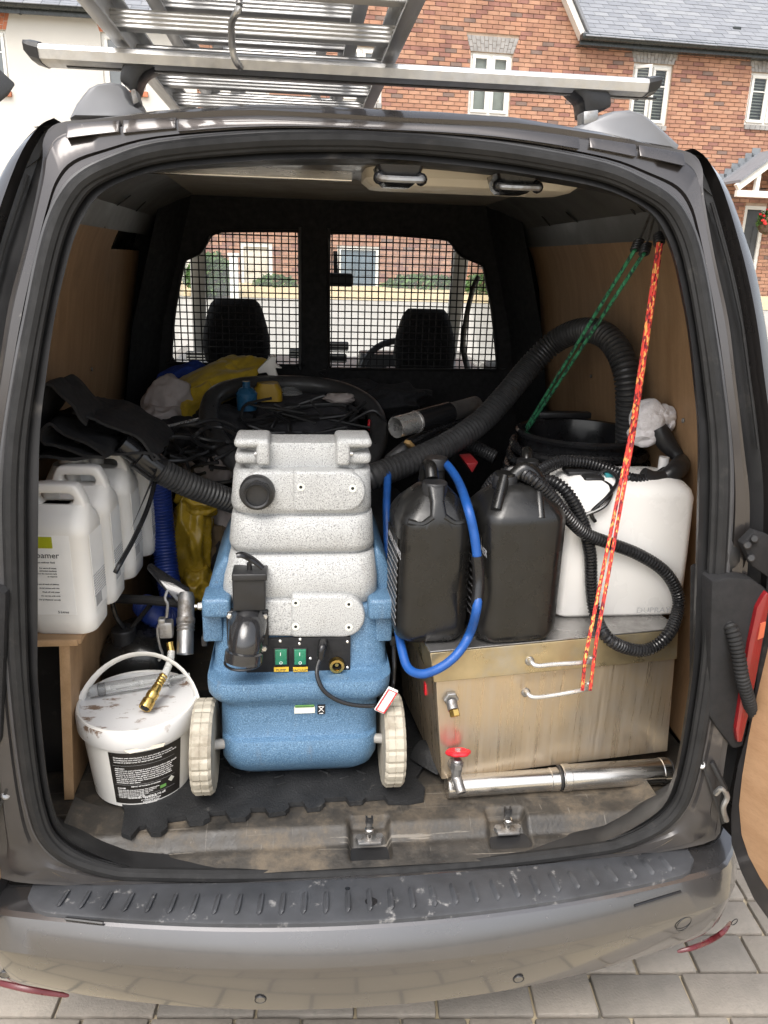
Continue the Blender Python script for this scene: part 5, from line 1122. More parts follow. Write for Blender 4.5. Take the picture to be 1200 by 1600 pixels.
for i, tx in enumerate(('DIRTBUSTERS', '57 MARGARETS FARM', 'RAMSGATE ROAD', 'WOODNESB', 'DOVER, CT16 2HB')): ct(tx, .0045, s0+.070, .0215-.0050*i + .003, 'CENTER')
local(t, 'label_text', 'ink', lab, 0)
t = MB()
for z in (.1165, .0655, .0360): t.add([cyl_pt(s0-.004+.130*i/12, z+.0005*k, .0009) for k in (0, 1) for i in range(13)], [(i, i+1, i+14, i+13) for i in range(12)])
local(t, 'label_rule', 'greyink', lab, 0)
sd_ = s0+.118; local(MB().add([cyl_pt(sd_+dx, .0560+dz, .0012) for dx, dz in ((0, -.008), (.008, 0), (0, .008), (-.008, 0))], [(0, 1, 2, 3)]), 'hazard_diamond', 'paper', lab, 0)
local(MB().add([cyl_pt(sd_-.020+dx, .046+dz, .0012) for dx, dz in ((-.007, -.005), (.007, -.004), (.007, .004), (-.007, .003))], [(0, 1, 2, 3)]), 'label_mark', M['papergreen'], lab, 0)
# torn tab below the rim
local(MB().add([cyl_pt(.114*rad(a), z, .0145) for a, z in ((-2, .168), (3, .160), (32, .160), (34, .168))], [(0, 1, 2, 3)]), 'tamper_tab', 'cream', BK2, 0)
# syringe
ls = .786
SY = thing('syringe', 'large clear plastic syringe lying on the bucket lid', 'syringe', (BC.x-.02, BC.y+.03, ls))
a, c = P(153, 1078, z=ls+.014), P(262, 1060, z=ls+.014); d = (c-a).normalized()
MB().cyl(a, c, .0145, 20).obj('barrel', 'clear', SY); MB().cyl(a-d*.001, a+d*.016, .0135, 20, bev=.002).obj('plunger_seal', M['blackgl'], SY); MB().cyl(a-d*.018, a-d*.001, .0145, 20, r2=.0145).obj('tip_cone', 'clear', SY); MB().cyl(a-d*.050, a-d*.018, .004, 10).obj('nozzle', 'hoseclear', SY)
MB().cyl(a+d*.016, c+d*.05, .005, 10).obj('plunger_rod', 'hoseclear', SY); MB().cyl(c, c+d*.003, .022, 20).obj('flange', 'clear', SY)
# spotting tool: brass coupler, clear hose, valve, steel tube, flat nozzle
TL = thing('spotting_tool', 'chrome upholstery tool with flat clear nozzle and brass coupler resting on bucket lid', 'tool', tuple(P(228, 1110, z=ls)))
k0, k1 = P(226, 1109, y=.205), P(258, 1052, y=.28)
k0.z = max(k0.z, ls+.016); d = (k1-k0).normalized()
MB().lathe([(.0, .0), (.0, .0)], (0, 0, -5), 3).obj('unused', 'brass') if False else None
def lat_along(prof, a, d, n=18):
    q = d.to_track_quat('Z', 'Y').to_matrix(); mb = MB(); mb.loft([[a+q @ Vector((r*math.cos(2*math.pi*k/n), r*math.sin(2*math.pi*k/n), h)) for k in range(n)] for r, h in prof]); return mb
cb = lat_along([(.010, .002), (.0135, .0), (.0145, .004), (.0145, .020), (.0125, .022), (.0125, .028), (.0135, .030), (.0135, .040), (.0105, .042), (.0105, .056), (.0085, .058), (.0085, .088)], k0, d).obj('brass_coupler', 'brass', TL, 30)
MB().cyl(k0-d*.0005, k0+d*.002, .0095, 16).obj('coupler_bore', 'blackmat', cb)
for i in range(4): lat_along([(.0088, .060+i*.007), (.0098, .062+i*.007), (.0088, .065+i*.007)], k0, d).obj('hose_barb', 'brass', cb)
k2 = P(268, 1018, y=.325); MB().tube(catmull([k0+d*.075, k1, P(265, 1035, y=.305), k2], 6), .0085, 12).obj('clear_hose', 'hoseclear', TL)
k3 = P(265, 1003, y=.335); MB().tube([k2-Vector((0, 0, .004)), k3], .0085, 12).obj('brass_tail', 'brass', TL)
vb = P(260, 982, y=.34); MB().box(vb, (.030, .026, .040), .004).box(vb+Vector((-.008, -.004, .022)), (.016, .018, .014), .003).obj('trigger_valve', 'dullsteel', TL)
MB().tube(catmull(PP([(252, 970, .335), (246, 985, .33), (250, 1010, .33), (254, 1022, .33), (248, 1032, .33)]), 5), .0032, 8).obj('trigger', 'dullsteel', TL)
MB().tube(catmull(PP([(260, 965, .34), (262, 945, .345), (258, 935, .35), (262, 922, .36)]), 5), .0035, 8).obj('feed_pipe', 'dullsteel', TL)
s0_, s1_ = P(289, 1022, y=.325), P(291, 934, y=.40); d2 = (s1_-s0_).normalized()
q = d2.to_track_quat('Z', 'Y').to_matrix(); n = 24; L = (s1_-s0_).length
MB().loft([[s0_+q @ Vector((r*math.cos(2*math.pi*k/n), r*math.sin(2*math.pi*k/n), h)) for k in range(n)] for r, h in ((.0170, .01), (.0185, 0), (.0192, 0), (.0192, L*.55), (.0215, L*.56), (.0215, L*.63), (.0192, L*.64), (.0192, L), (.0155, L+.012))], False, True).obj('suction_tube', 'dullsteel', TL, 40)
MB().cyl(s0_+d2*.008, s0_+d2*.014, .0175, 20).obj('tube_bore', 'blackmat', TL)
for i in range(3): lat_along([(.0195, L*.40+i*.008), (.0215, L*.40+.003+i*.008), (.0195, L*.40+.006+i*.008)], s0_, d2).obj('hose_clip', 'dullsteel', TL)
hd1 = PP([(228, 888, .46), (234, 886, .47), (296, 926, .41), (280, 946, .40), (250, 915, .43)]); MB().prism(hd1, (0, .018, .004), .003).obj('flat_nozzle', 'darkclear', TL)
# black jerrycan behind the bucket
BJ = thing('black_can', 'black plastic can with ribbed cap standing behind the white bucket', 'jerrycan', (-.43, .50, .597))
a, c = P(150, 1060, y=.44), P(262, 1060, y=.44); xl_, xr2 = a.x+.01, c.x
MB().loft([rr(xl_, xr2, .42, .62, z, .04) for z in (.585, .59, .80)]+[rr(xl_+.01, xr2-.01, .43, .61, .822, .05), rr(xl_+.04, xr2-.05, .46, .58, .84, .04)]).obj('body', 'jerry', BJ, 45)
p = P(194, 994, y=.47); MB().lathe([(.0, .022), (.027, .022), (.0295, .019), (.0295, -.014), (.034, -.016), (.036, -.03), (.0, -.03)], p, 48, rf=lambda k: 1 if k % 2 else .975).obj('cap', 'blackpl', BJ)
# ---- steel dip tank with its pipes
TA = P(690, 1218, z=.622); TB = P(1043, 1174, z=.622); tdir = (TB-TA); tdir.z = 0; tdir.normalize(); tn = Vector((-tdir.y, tdir.x, 0))
DT = thing('steel_dip_tank', 'stained stainless steel dip tank with red tap and two front handles', 'tank', (TA.x+.3, TA.y+.25, .585))
def tp(u, v, off=0): return PL(u, v, TA+tn*off, tn)
MB().prism([tp(u, v) for u, v in ((681, 1058), (1055, 1024), (1043, 1174), (690, 1218))], tn*.36, .002).obj('tank_body', 'tank', DT, 20)
lidp = [tp(u, v, -.008) for u, v in ((672, 1021), (1060, 984), (1058, 1030), (678, 1067))]
MB().prism(lidp, tn*.385, .002).obj('lid', 'lidsteel', DT, 20)
tq = [lidp[0], lidp[1], lidp[1]+tn*.385, lidp[0]+tn*.385]; MB().prism([p+Vector((0, 0, .0015)) for p in tq], (0, 0, .003), .001).obj('lid_top', 'topsteel', DT, 20)
for a, c, yy in (((826, 1031), (922, 1040), -.008), ((820, 1080), (918, 1080), 0)):
    o_ = -.040+yy; pts = [tp(*a, yy+.004), tp(a[0]+3, a[1]+1, o_+.014), tp(a[0]+12, a[1]+9, o_), tp(a[0]+40, a[1]+7, o_), tp(c[0]-8, c[1]-2 if yy == 0 else c[1]-5, o_), tp(c[0]-1, c[1]-6, o_+.014), tp(c[0], c[1]-10, yy+.004)]
    hd2 = MB().tube(catmull(pts, 6), .0048, 10).obj('handle', 'chrome', DT)
    for q in (pts[0], pts[-1]): MB().cyl(q-tn*.010, q+tn*.002, .0105, 14, bev=.003).obj('handle_boss', 'dullsteel', hd2)
p = tp(703, 1092); f_ = MB().cyl(p+Vector((0, 0, .004)), p-tn*.012+Vector((0, 0, .004)), .017, 6, bev=.002).cyl(p-tn*.01, p-tn*.026+Vector((0, 0, -.012)), .012, 14).obj('drain_fitting', 'dullsteel', DT)
MB().cyl(p-tn*.026+Vector((.001, 0, -.010)), p-tn*.036+Vector((.002, 0, -.022)), .0115, 6, bev=.002).obj('brass_plug', 'brass', f_)
p = tp(710, 1196, -.012); tpz = MB().cyl(p+tn*.015, p-tn*.018, .013, 14).cyl(p-tn*.016+Vector((0, 0, -.03)), p-tn*.016+Vector((0, 0, .028)), .011, 14, bev=.003).cyl(p-tn*.016+Vector((0, 0, .008)), p-tn*.016+Vector((0, 0, .02)), .0145, 6).cyl(p-tn*.016+Vector((0, 0, -.018)), p-tn*.045+Vector((.004, 0, -.040)), .0115, 16).obj('tap', 'dullsteel', DT)
MB().cyl(p-tn*.0452+Vector((.004, 0, -.0402)), p-tn*.044+Vector((.004, 0, -.039)), .008, 12).obj('tap_mouth', 'blackmat', tpz)
hc = p-tn*.018+Vector((0, 0, .047)); Rm = Matrix.Rotation(rad(-22), 3, 'X'); 
ring_ = [hc+Rm @ Vector(((.022+.0015*math.cos(6*t))*math.cos(t), (.022+.0015*math.cos(6*t))*math.sin(t), 0)) for t in [k*2*math.pi/36 for k in range(36)]]
wheel_ = MB().tube(ring_, .0055, 8, closed=True).obj('tap_wheel', 'red', tpz); MB().cyl(hc-Rm @ Vector((0, 0, .004)), hc+Rm @ Vector((0, 0, .003)), .02, 18).obj('wheel_disc', 'red', wheel_); MB().cyl(hc, hc+Rm @ Vector((0, 0, .008)), .007, 6).obj('wheel_nut', 'chrome', wheel_)
p = tp(658, 1075, .10)+Vector((.012, 0, 0)); MB().box(p, (.010, .02, .03), .003).obj('side_lever', 'red', DT); MB().box(p+Vector((0, .0, .05)), (.006, .018, .06), .002).obj('side_catch', 'dullsteel', DT)
SP = thing('steel_pipe', 'pair of capped stainless pipes lying on the floor before the steel tank', 'pipe', (.5, .19, .585))
pa, pb = P(700, 1229, z=.608), P(872, 1217, z=.608); pc, pd_ = P(876, 1215, z=.6125), P(1043, 1204, z=.6125)
MB().cyl(pa, pb, .025, 28).obj('pipe', 'steel', SP); MB().cyl(pa-(pb-pa).normalized()*.004, pa+(pb-pa).normalized()*.02, .026, 28, bev=.002).obj('pipe_cap', 'steel', SP); MB().cyl(pb-(pb-pa).normalized()*.022, pb, .0265, 28, bev=.002).obj('pipe_cap', 'steel', SP)
d = (pd_-pc).normalized(); MB().cyl(pc, pd_, .029, 28).obj('pipe', 'steel', SP)
for q, s in ((pc, 1), (pd_, -1)): MB().cyl(q, q+d*s*.022, .0305, 28, bev=.003).obj('pipe_cap', 'steel', SP); MB().cyl(q-d*s*.001, q-d*s*.006, .029, 28, bev=.002).obj('end_ring', 'blackpl', SP)
LZ = max(p.z for p in lidp)+.004

# ---- black jerrycans standing on the tank
def jcan(name, label, x0, x1, yf, dp, z0, zs_, zt_, rotz, handle, labelside=-1, group='black jerrycans'):
    cx, cy = (x0+x1)/2, yf+dp/2; r = thing(name, label, 'jerrycan', (cx, cy, z0), rotz, group); w, h, ht = x1-x0, zs_-z0, zt_-z0
    R = lambda z, kw=1, kd=1, q=.034: [p for i, p in enumerate(rr(-w/2*kw, w/2*kw, -dp/2*kd, dp/2*kd, z, q, 3)) if i % 4 in (0, 3) or True]
    def R(z, kw=1, kd=1, q=.026):
        a_, b_, e_ = w/2*kw, dp/2*kd, .007; o = []
        for sx, sy, fl in ((1, -1, 0), (1, 1, 1), (-1, 1, 0), (-1, -1, 1)):
            c_ = [(sx*(a_-q-e_), sy*b_), (sx*(a_-q+e_*.6), sy*(b_-e_*.6)), (sx*(a_-e_*.6), sy*(b_-q+e_*.6)), (sx*a_, sy*(b_-q-e_))]
            o += [(x, y, z) for x, y in (c_ if not fl else c_[::-1])]
        return o
    local(MB().loft([R(0, .88, .88), R(.006, .94, .94), R(.02, .985, .985), R(.04, 1, 1), R(h-.022, 1, 1), R(h-.010, .985, .985), R(h-.002, .95, .94), R(h+.016, .82, .78), R(h+.036, .58, .54, .02), R(h+.048, .40, .40, .015)]), 'body', 'jerry', r, 40)
    # centre rib running up to the neck, handle arch, cap
    if handle == 'back':
        cxp, cyp = 0, -dp*.16
        local(MB().loft([rr(-.040, .040, -dp*.497, -dp*.40, h-.040, .010), rr(-.032, .032, -dp*.505, -dp*.38, h-.016, .010), rr(-.017, .017, -dp*.48, -dp*.32, h+.008, .008), rr(-.014, .014, -dp*.40, -dp*.22, h+.032, .008), rr(-.020, .020, -dp*.30, -dp*.04, h+.060, .012)]), 'neck_rib', 'jerry', r, 50)
        for q_ in (-1, 1): local(MB().tube(catmull([(q_*.012, -dp*.46, h+.004), (q_*w*.22, -dp*.46, h-.010), (q_*w*.40, -dp*.44, h-.006)], 5), .007, 8), 'shoulder_rib', 'jerry', r)
        local(MB().tube(catmull([(0, -dp*.02, h+.062), (0, dp*.1, h+.082), (0, dp*.28, h+.075), (0, dp*.40, h+.03), (0, dp*.44, h-.01)], 5), .016, 12, flat=.8), 'handle', 'jerry', r)
    else:
        cxp, cyp = -w*.16, 0
        local(MB().loft([rr(-w*.30, -w*.05, -.025, .025, h+.03, .015), rr(-w*.27, -w*.06, -.022, .022, h+.068, .015)]), 'neck_rib', 'jerry', r, 50)
        local(MB().tube(catmull([(-w*.05, 0, h+.060), (w*.06, 0, h+.076), (w*.2, -.004, h+.062), (w*.29, -.012, h+.03), (w*.33, -.022, h-.005)], 5), .0155, 12, flat=.85), 'handle', 'jerry', r)
        local(MB().tube(catmull([(-w*.2, -dp*.08, h+.062), (-w*.28, -dp*.22, h+.035), (-w*.36, -dp*.36, h+.006)], 5), .012, 10), 'shoulder_rib', 'jerry', r); local(MB().tube(catmull([(w*.2, -dp*.12, h+.045), (w*.16, -dp*.3, h+.018), (w*.14, -dp*.44, h-.012)], 5), .012, 10), 'shoulder_rib', 'jerry', r)
    local(MB().lathe([(.0, .0), (.0, ht), (.0245, ht), (.0265, ht-.003), (.0265, ht-.026), (.022, ht-.028), (.022, h+.05)], (cxp, cyp, 0), 48, rf=lambda k: 1 if k % 2 else .975), 'cap', 'blackpl', r)
    if labelside:
        xx = -w/2*1.0-.0008; lb = local(MB().box((xx, 0, h*.46), (.001, dp*.7, h*.72)), 'label', 'label', r); t = MB()
        put_text(t, 'OVEN CLEANER', .021, (xx-.0008, dp*.30, h*.72), (0, -1, 0), (0, 0, 1))
        for i in range(10): put_text(t, 'For professional use. Apply to warm surfaces only', .0062, (xx-.0008, dp*.32, h*.66-.016*i), (0, -1, 0), (0, 0, 1))
        local(t, 'label_text', pm('can_label_ink', (.22, .22, .23), .5), lb, 0)
    return r
def zat(u, v, y): return P(u, v, y=y).z
y1 = P(680, 1006, z=LZ).y
jcan('jerrycan', 'black jerrycan nearest the blue machine, blue hose passing its right side', P(620, 900, y=y1).x, P(737, 900, y=y1).x, y1, .17, LZ, zat(680, 812, y1), zat(683, 752, y1+.06), rad(3), 'back')
y2 = P(820, 1006, z=LZ).y
jcan('jerrycan', 'black jerrycan beside the white steam cleaner with its handle loop on the right', P(748, 900, y=y2).x, P(882, 900, y=y2).x, y2, .17, LZ, zat(815, 806, y2), zat(790, 746, y2+.06), rad(5), 'side')
jcan('jerrycan', 'black jerrycan hidden behind the one next to the blue machine', .115, .265, y1+.20, .15, LZ, zat(680, 838, y1)-.02, zat(672, 716, y1+.24), rad(4), 'back', 0)
c4 = jcan('jerrycan', 'black jerrycan tilted behind the ribbed hose, open handle facing the big hose', .34, .49, y2+.21, .15, LZ, zat(780, 770, y2+.25), zat(800, 712, y2+.3), rad(-14), 'back', 0)
tag(MB().prism([P(u, v, y=.62) for u, v in ((728, 724), (748, 722), (738, 740))], (0, .1, .0), .004).obj('red_case', pm('dull_red', (.22, .012, .015), .5)), 'scrap of bright red plastic showing between the rear jerrycans', 'case')

# ---- white steam cleaner
ys = P(960, 966, z=LZ).y; sx0, sx1 = P(877, 880, y=ys).x, P(1083, 860, y=ys).x; sz1 = P(980, 752, y=ys+.02).z; sz0 = LZ
ST = thing('steam_cleaner', 'white boxy steam cleaner unit standing on the steel tank', 'steam cleaner', ((sx0+sx1)/2, ys+.16, sz0))
zt2 = P(1085, 772, y=ys).z
MB().loft([rr(sx0+.012, sx1-.012, ys+.012, ys+.18, sz0, .02, 6), rr(sx0, sx1, ys, ys+.19, sz0+.012, .02, 6), rr(sx0+.002, sx1-.002, ys+.002, ys+.19, (sz0+zt2)/2, .022, 6), rr(sx0+.004, sx1-.004, ys+.006, ys+.19, zt2-.014, .026, 6), rr(sx0+.008, sx1-.008, ys+.012, ys+.186, zt2+.002, .03, 6), rr(sx0+.018, sx1-.018, ys+.024, ys+.176, zt2+.014, .04, 6), rr(sx0+.036, sx1-.036, ys+.045, ys+.16, zt2+.022, .035, 6), rr(sx0+.06, sx1-.06, ys+.065, ys+.14, zt2+.025, .03, 6)]).obj('body', 'steamer', ST, 60)
t = MB(); p0, p1 = P(992, 961, y=ys), P(1044, 958, y=ys); put_text(t, 'DUPRAY', .0185, Vector((p0.x, ys-.0045, p0.z+.008)), (1, 0, 0), (0, 0, 1), spacing=1.02)
tw_ = max(v.x for v in t.v)-min(v.x for v in t.v); k_ = (p1.x-p0.x)/tw_; t.v = [Vector((p0.x+(v.x-p0.x)*k_, v.y, p0.z+(v.z-p0.z)*1.0)) for v in t.v]; t.obj('brand_text', 'greyink', ST, 0)
MB().box((P(905, 770, y=ys+.1).x, ys+.1, zt2+.026), (.08, .05, .01), .004).obj('socket_panel', 'blackpl', ST); MB().cyl((sx1-.03, ys+.14, zt2+.02), (sx1-.03, ys+.14, zt2+.05), .012, 12).obj('knob', 'steamer', ST)
HZ = zt2+.03
SH = thing('steam_hose', 'glossy black ribbed steam hose with pistol grip looping over the white steam cleaner', 'hose', ((sx0+sx1)/2, ys, HZ))
path = [(1040, 738, ys+.10), (1018, 750, ys+.06), (985, 748, ys+.05), (950, 733, ys+.08), (912, 722, ys+.1), (872, 722, ys+.1), (842, 738, ys+.07), (838, 752, ys+.04), (862, 752, ys+.015), (888, 772, ys-.01), (910, 815, ys-.018), (922, 865, ys-.018), (924, 915, ys-.02), (930, 960, ys-.035), (948, 995, tp(948, 995, -.032).y), (980, 1013, tp(980, 1013, -.036).y), (1015, 1014, tp(1015, 1014, -.036).y), (1045, 990, tp(1045, 990, -.03).y), (1060, 950, ys-.025), (1056, 920, ys-.02), (1035, 890, ys-.018), (995, 865, ys-.018), (950, 848, ys-.022), (912, 832, ys-.035), (880, 800, ys-.055), (855, 768, ys-.06), (828, 746, ys-.05), (800, 738, .31), (775, 748, .33), (758, 772, .35), (750, 800, .38), (746, 830, .42)]
MB().corr(PP(path), .0145, .0078, .26, 14).obj('ribbed_hose', 'hosegl', SH, 30)
gp = PP([(1028, 668, .47), (1040, 690, .46), (1058, 712, .44), (1064, 722, .42), (1056, 735, ys+.08), (1034, 748, ys+.07)])
MB().tube(catmull(gp, 6), .022, 14, rf=lambda i: .020+.004*math.sin(i*.35)).obj('pistol_grip', 'blackpl', SH)
MB().tube(catmull(PP([(1004, 742, ys+.06), (1020, 748, ys+.06), (1036, 746, ys+.07)]), 4), .018, 12).obj('hose_cuff', 'blackpl', SH)
PC = thing('power_lead', 'black mains lead with plug lying on the white steam cleaner', 'cable', tuple(P(940, 750, y=.48)))
MB().box(P(925, 752, y=ys+.06), (.05, .04, .03), .008).obj('plug', 'blackpl', PC)
MB().tube(catmull(PP([(935, 750, ys+.05), (955, 762, ys+.02), (945, 790, ys-.008), (905, 808, ys-.008), (885, 812, ys-.01), (870, 822, ys-.01)]), 8), .0045, 8).obj('lead', 'blackgl', PC); MB().tube(catmull(PP([(930, 745, ys+.06), (948, 735, ys+.06), (965, 750, ys+.03), (950, 775, ys-.006), (925, 800, ys-.008), (930, 815, ys-.008)]), 8), .0045, 8).obj('lead', 'blackgl', PC)
MB().cyl(P(945, 744, y=ys+.06), P(958, 742, y=ys+.06), .008, 10).obj('coupler', pm('teal_plastic', (.03, .2, .22), .4), PC)

# ---- trug with coiled hose, towel
TY = .72
TR = thing('black_trug', 'round black tub with raised rim behind the white steam cleaner', 'tub', (0, 0, 0)); tc = P(905, 686, y=TY)
INV[TR] = Matrix.Translation((tc.x, TY, tc.z-.34)).inverted(); TR.location = (tc.x, TY, tc.z-.34)
r0 = (P(998, 686, y=TY).x-P(812, 686, y=TY).x)/2
MB().lathe([(r0*.7, -.34), (r0*.95, -.03), (r0*.96, 0), (r0*1.03, .0), (r0*1.04, .008), (r0*1.0, .014), (r0*.93, .012), (r0*.9, -.02), (r0*.7, -.3), (.0, -.3)], (tc.x, TY, tc.z+.012), 48, cap=False).obj('tub', 'blackgl', TR)
MB().box((tc.x+.01, TY+r0*1.0, tc.z+.035), (.16, .03, .02), .006).obj('rim_grip', 'blackpl', TR)
for i in range(3):
    MB().tube([Vector((tc.x+r0*(1.05+.04*i)*math.cos(a), TY+r0*(1.02+.05*i)*math.sin(a), tc.z-.022-.028*i+.006*math.sin(3*a+i))) for a in [k*2*math.pi/40 for k in range(40)]], .0125, 8, closed=True).obj('wrapped_hose', 'hosegl', TR)
TW = thing('white_towel', 'crumpled white towel draped on the tub rim below the bungee', 'towel', tuple(P(1018, 690, y=.60)))
mb = MB(); c = P(1014, 655, y=.50); mb.blob(c, (.042, .045, .050), 3, .10, 1.3, 5, .22); mb.blob(c+Vector((.030, -.008, .012)), (.030, .032, .026), 5, .14, 1.5, 4, .25); mb.blob(c+Vector((-.012, -.006, -.038)), (.036, .04, .028), 8, .14, 1.5, 4, .25); mb.blob(c+Vector((.046, -.005, -.006)), (.015, .03, .024), 9, .15, 1.6, 4, .2)
mb.obj('terry_cloth', 'towel', TW, 60)

# ---- bungees
def bungee(name, label, strands, hooks, r, mt):
    B0 = thing(name, label, 'bungee cord', tuple(P(*strands[0][-1][:2], y=strands[0][-1][2])))
    for s in strands: MB().tube(resample(PP(s), .01), r, 8).obj('cord', mt, B0)
    for h, dirn in hooks:
        q = P(*h[:2], y=h[2]); e = P(*dirn[:2], y=dirn[2]); d = (e-q).normalized()
        for i in range(4): MB().tube([q+d*(.004+.006*i)+Vector((.009*math.cos(t), .0, .0))*1+d.cross(Vector((1, 0, 0))).normalized()*.009*math.sin(t) for t in [k*2*math.pi/12 for k in range(12)]], .0026, 6, closed=True).obj('hook_coil', 'blackpl', B0)
        MB().tube(catmull([q+d*.02, e, e+d*.02+Vector((.004, .01, .006))], 5), .0026, 8).obj('hook', 'dullsteel', B0)
bungee('green_bungee', 'green bungee cord stretched from the roof rail to the black tub', [[(992, 390, .27), (822, 668, .78)], [(1006, 396, .25), (824, 672, .78)]], [((992, 392, .27), (1012, 345, .30)), ((1006, 398, .25), (1022, 340, .30))], .0040, 'bungeeG')
bungee('red_bungee', 'red and yellow bungee cord stretched from the roof rail to the tank handle', [[(1029, 378, .20), (985, 680, .235), (914, 1030, .135), (910, 1078, .140)], [(1033, 380, .20), (990, 680, .232), (932, 1000, .135), (922, 1078, .140)]], [((1030, 382, .20), (1028, 342, .24))], .0041, 'bungeeR')

# ---- big corrugated vacuum hose, wand, blue hose
BH2 = thing('vacuum_hose', 'thick black corrugated hose arching up against the plywood wall', 'hose', tuple(P(800, 600, y=.85)))
MB().corr(PP([(535, 765, .62), (575, 748, .60), (600, 738, .62), (650, 718, .66), (700, 694, .71), (750, 660, .78), (790, 618, .84), (830, 570, .89), (870, 532, .88), (912, 516, .80), (948, 526, .70), (972, 560, .63), (982, 610, .60), (982, 690, .62)]), .0340, .0125, .17, 22).obj('corrugated_hose', 'hose', BH2, 40)
CW = thing('chrome_wand', 'chrome wand with black grip lying beneath the arching hose', 'wand', tuple(P(650, 660, y=.78)))
a, c = P(618, 668, y=.74), P(658, 657, y=.80); e = P(770, 626, y=1.0); d = (e-a).normalized()
q = d.to_track_quat('Z', 'Y').to_matrix(); n = 26
MB().loft([[a+q @ Vector((r*math.cos(2*math.pi*k/n), r*math.sin(2*math.pi*k/n), h)) for k in range(n)] for r, h in ((.0255, .06), (.0265, .0), (.029, .0), (.029, .075), (.031, .076), (.031, .082))], False, True).obj('tube', 'chrome', CW, 40)
MB().cyl(a+d*.08, a+d*.22, .031, 20, bev=.003).obj('grip', 'blackgl', CW); MB().cyl(a+d*.22, a+d*.34, .027, 20).obj('tube', 'dullsteel', CW)
MB().bar(P(636, 690, y=.74), P(645, 700, y=.76), .02, .012, .003).obj('clip', pm('tan_plastic', (.4, .25, .1), .5), CW)
MB().tube(catmull(PP([(640, 695, .75), (680, 672, .82), (730, 655, .9), (780, 640, 1.0)]), 6), .008, 8).obj('pressure_hose', 'hosegl', CW)
SC = thing('smooth_hose', 'second ribbed black hose lying under the chrome wand', 'hose', tuple(P(680, 680, y=.9)))
MB().corr(PP([(610, 720, .72), (650, 690, .84), (700, 680, .88), (745, 700, .85), (775, 715, .82)]), .02, .008, .14, 14).obj('ribbed_hose', 'hose', SC, 40)
BL = thing('blue_hose', 'bright blue hose looping over the jerrycans down past the tank', 'hose', tuple(P(740, 900, y=.26)))
MB().tube(catmull(PP([(690, 722, .46), (700, 728, .40), (716, 752, .33), (730, 790, y1+.012), (740, 830, y1-.010), (746, 875, y1-.016), (748, 915, y1-.022), (744, 955, y1-.045), (734, 990, .155), (716, 1020, .132), (690, 1042, .122), (660, 1053, .132), (638, 1044, .16), (628, 1015, .20), (622, 980, .25), (616, 940, .32), (608, 880, .42), (604, 800, .50), (606, 740, .6)]), 8), .0098, 14).obj('hose', 'bluehose', BL)
MB().tube(catmull(PP([(745, 868, y1-.015), (748, 905, y1-.0205), (745, 945, y1-.038)]), 5), .0125, 14).obj('sleeve', 'blackgl', BL)

# ---- left: rubber sheet, hoses, bags, cloths
RS = thing('rubber_sheet', 'folded black rubber sheet lying over the white bottles', 'sheet', tuple(P(150, 690, y=.55)))
def sheet(pts, y0, y1, th, seed):
    c = catmull([P(u, v, y=(y0+y1)/2) for u, v in pts], 6); mb = MB(); rows = []
    for j in range(9):
        y = y0+(y1-y0)*j/8; rows.append([Vector((p.x+.012*noise.noise(Vector((i*.15, j*.5, seed))), y, p.z+.016*noise.noise(Vector((i*.12, j*.45, seed+3)))-.01*j/8)) for i, p in enumerate(c)])
    n = len(c); nv = n*9; vs = [p for r in rows for p in r]; fs = [(j*n+i, j*n+i+1, (j+1)*n+i+1, (j+1)*n+i) for j in range(8) for i in range(n-1)]
    b = bmesh.new(); vv = [b.verts.new(p) for p in vs]; [b.faces.new([vv[i] for i in f]) for f in fs]; b.normal_update()
    bmesh.ops.solidify(b, geom=b.faces[:], thickness=th); return mb.bm(b)
sheet([(62, 704), (66, 655), (80, 615), (96, 586), (112, 600), (138, 624), (150, 652)], .42, .62, .006, 1).obj('fold', 'blackmat', RS, 60)
sheet([(64, 705), (92, 700), (140, 702), (176, 697), (150, 684), (118, 668), (96, 658), (86, 664), (90, 676), (112, 688), (150, 698), (176, 700)], .40, .56, .006, 2).obj('fold', 'blackmat', RS, 60)
sheet([(140, 625), (165, 635), (190, 640), (215, 656), (240, 672), (260, 688), (250, 694), (200, 690), (168, 676)], .46, .74, .006, 3).obj('fold', 'blackmat', RS, 60)
mb = MB(); mb.blob(P(138, 668, y=.62), (.085, .10, .045), 4, .3, 1.6, 4, .25).obj('crumple', 'blackmat', RS, 60)
LH2 = thing('cuffed_hose', 'black corrugated hose with smooth cuff running behind the machine from the left', 'hose', tuple(P(290, 760, y=.55)))
MB().corr(PP([(240, 730, .50), (270, 746, .52), (300, 760, .54), (335, 773, .57), (370, 785, .62), (400, 792, .70)]), .031, .0105, .11, 20).obj('corrugated_hose', 'hose', LH2, 40)
q0, q1, q2 = P(190, 692, y=.48), P(218, 712, y=.49), P(248, 734, y=.50); MB().tube([q0, q1], .024, 18).obj('spigot', 'blackgl', LH2); MB().tube([q1.lerp(q2, -.05), q1, q2], .0325, 20, rf=lambda i: (.030, .0335, .0335)[i]).obj('cuff', 'blackgl', LH2)
NH = thing('navy_hose', 'dark blue ribbed hose hanging between bottles and yellow bag', 'hose', tuple(P(255, 850, y=.72)))
MB().corr(PP([(246, 740, .70), (250, 775, .71), (254, 820, .71), (258, 865, .69), (262, 900, .66), (268, 935, .62), (262, 965, .57), (240, 960, .54), (225, 945, .58)]), .031, .0095, .11, 18).obj('ribbed_hose', 'navyhose', NH, 40)
def soft(name, label, cat, parts, mt):
    o = thing(name, label, cat, tuple(parts[0][0])); mb = MB()
    for c, d, sd, R in parts: mb.blob(c, d, sd, .14, 1.5, 5, .42, R=R)
    mb.obj('fabric', mt, o, 60); return o
Rz = lambda a: Matrix.Rotation(rad(a), 3, 'Y')
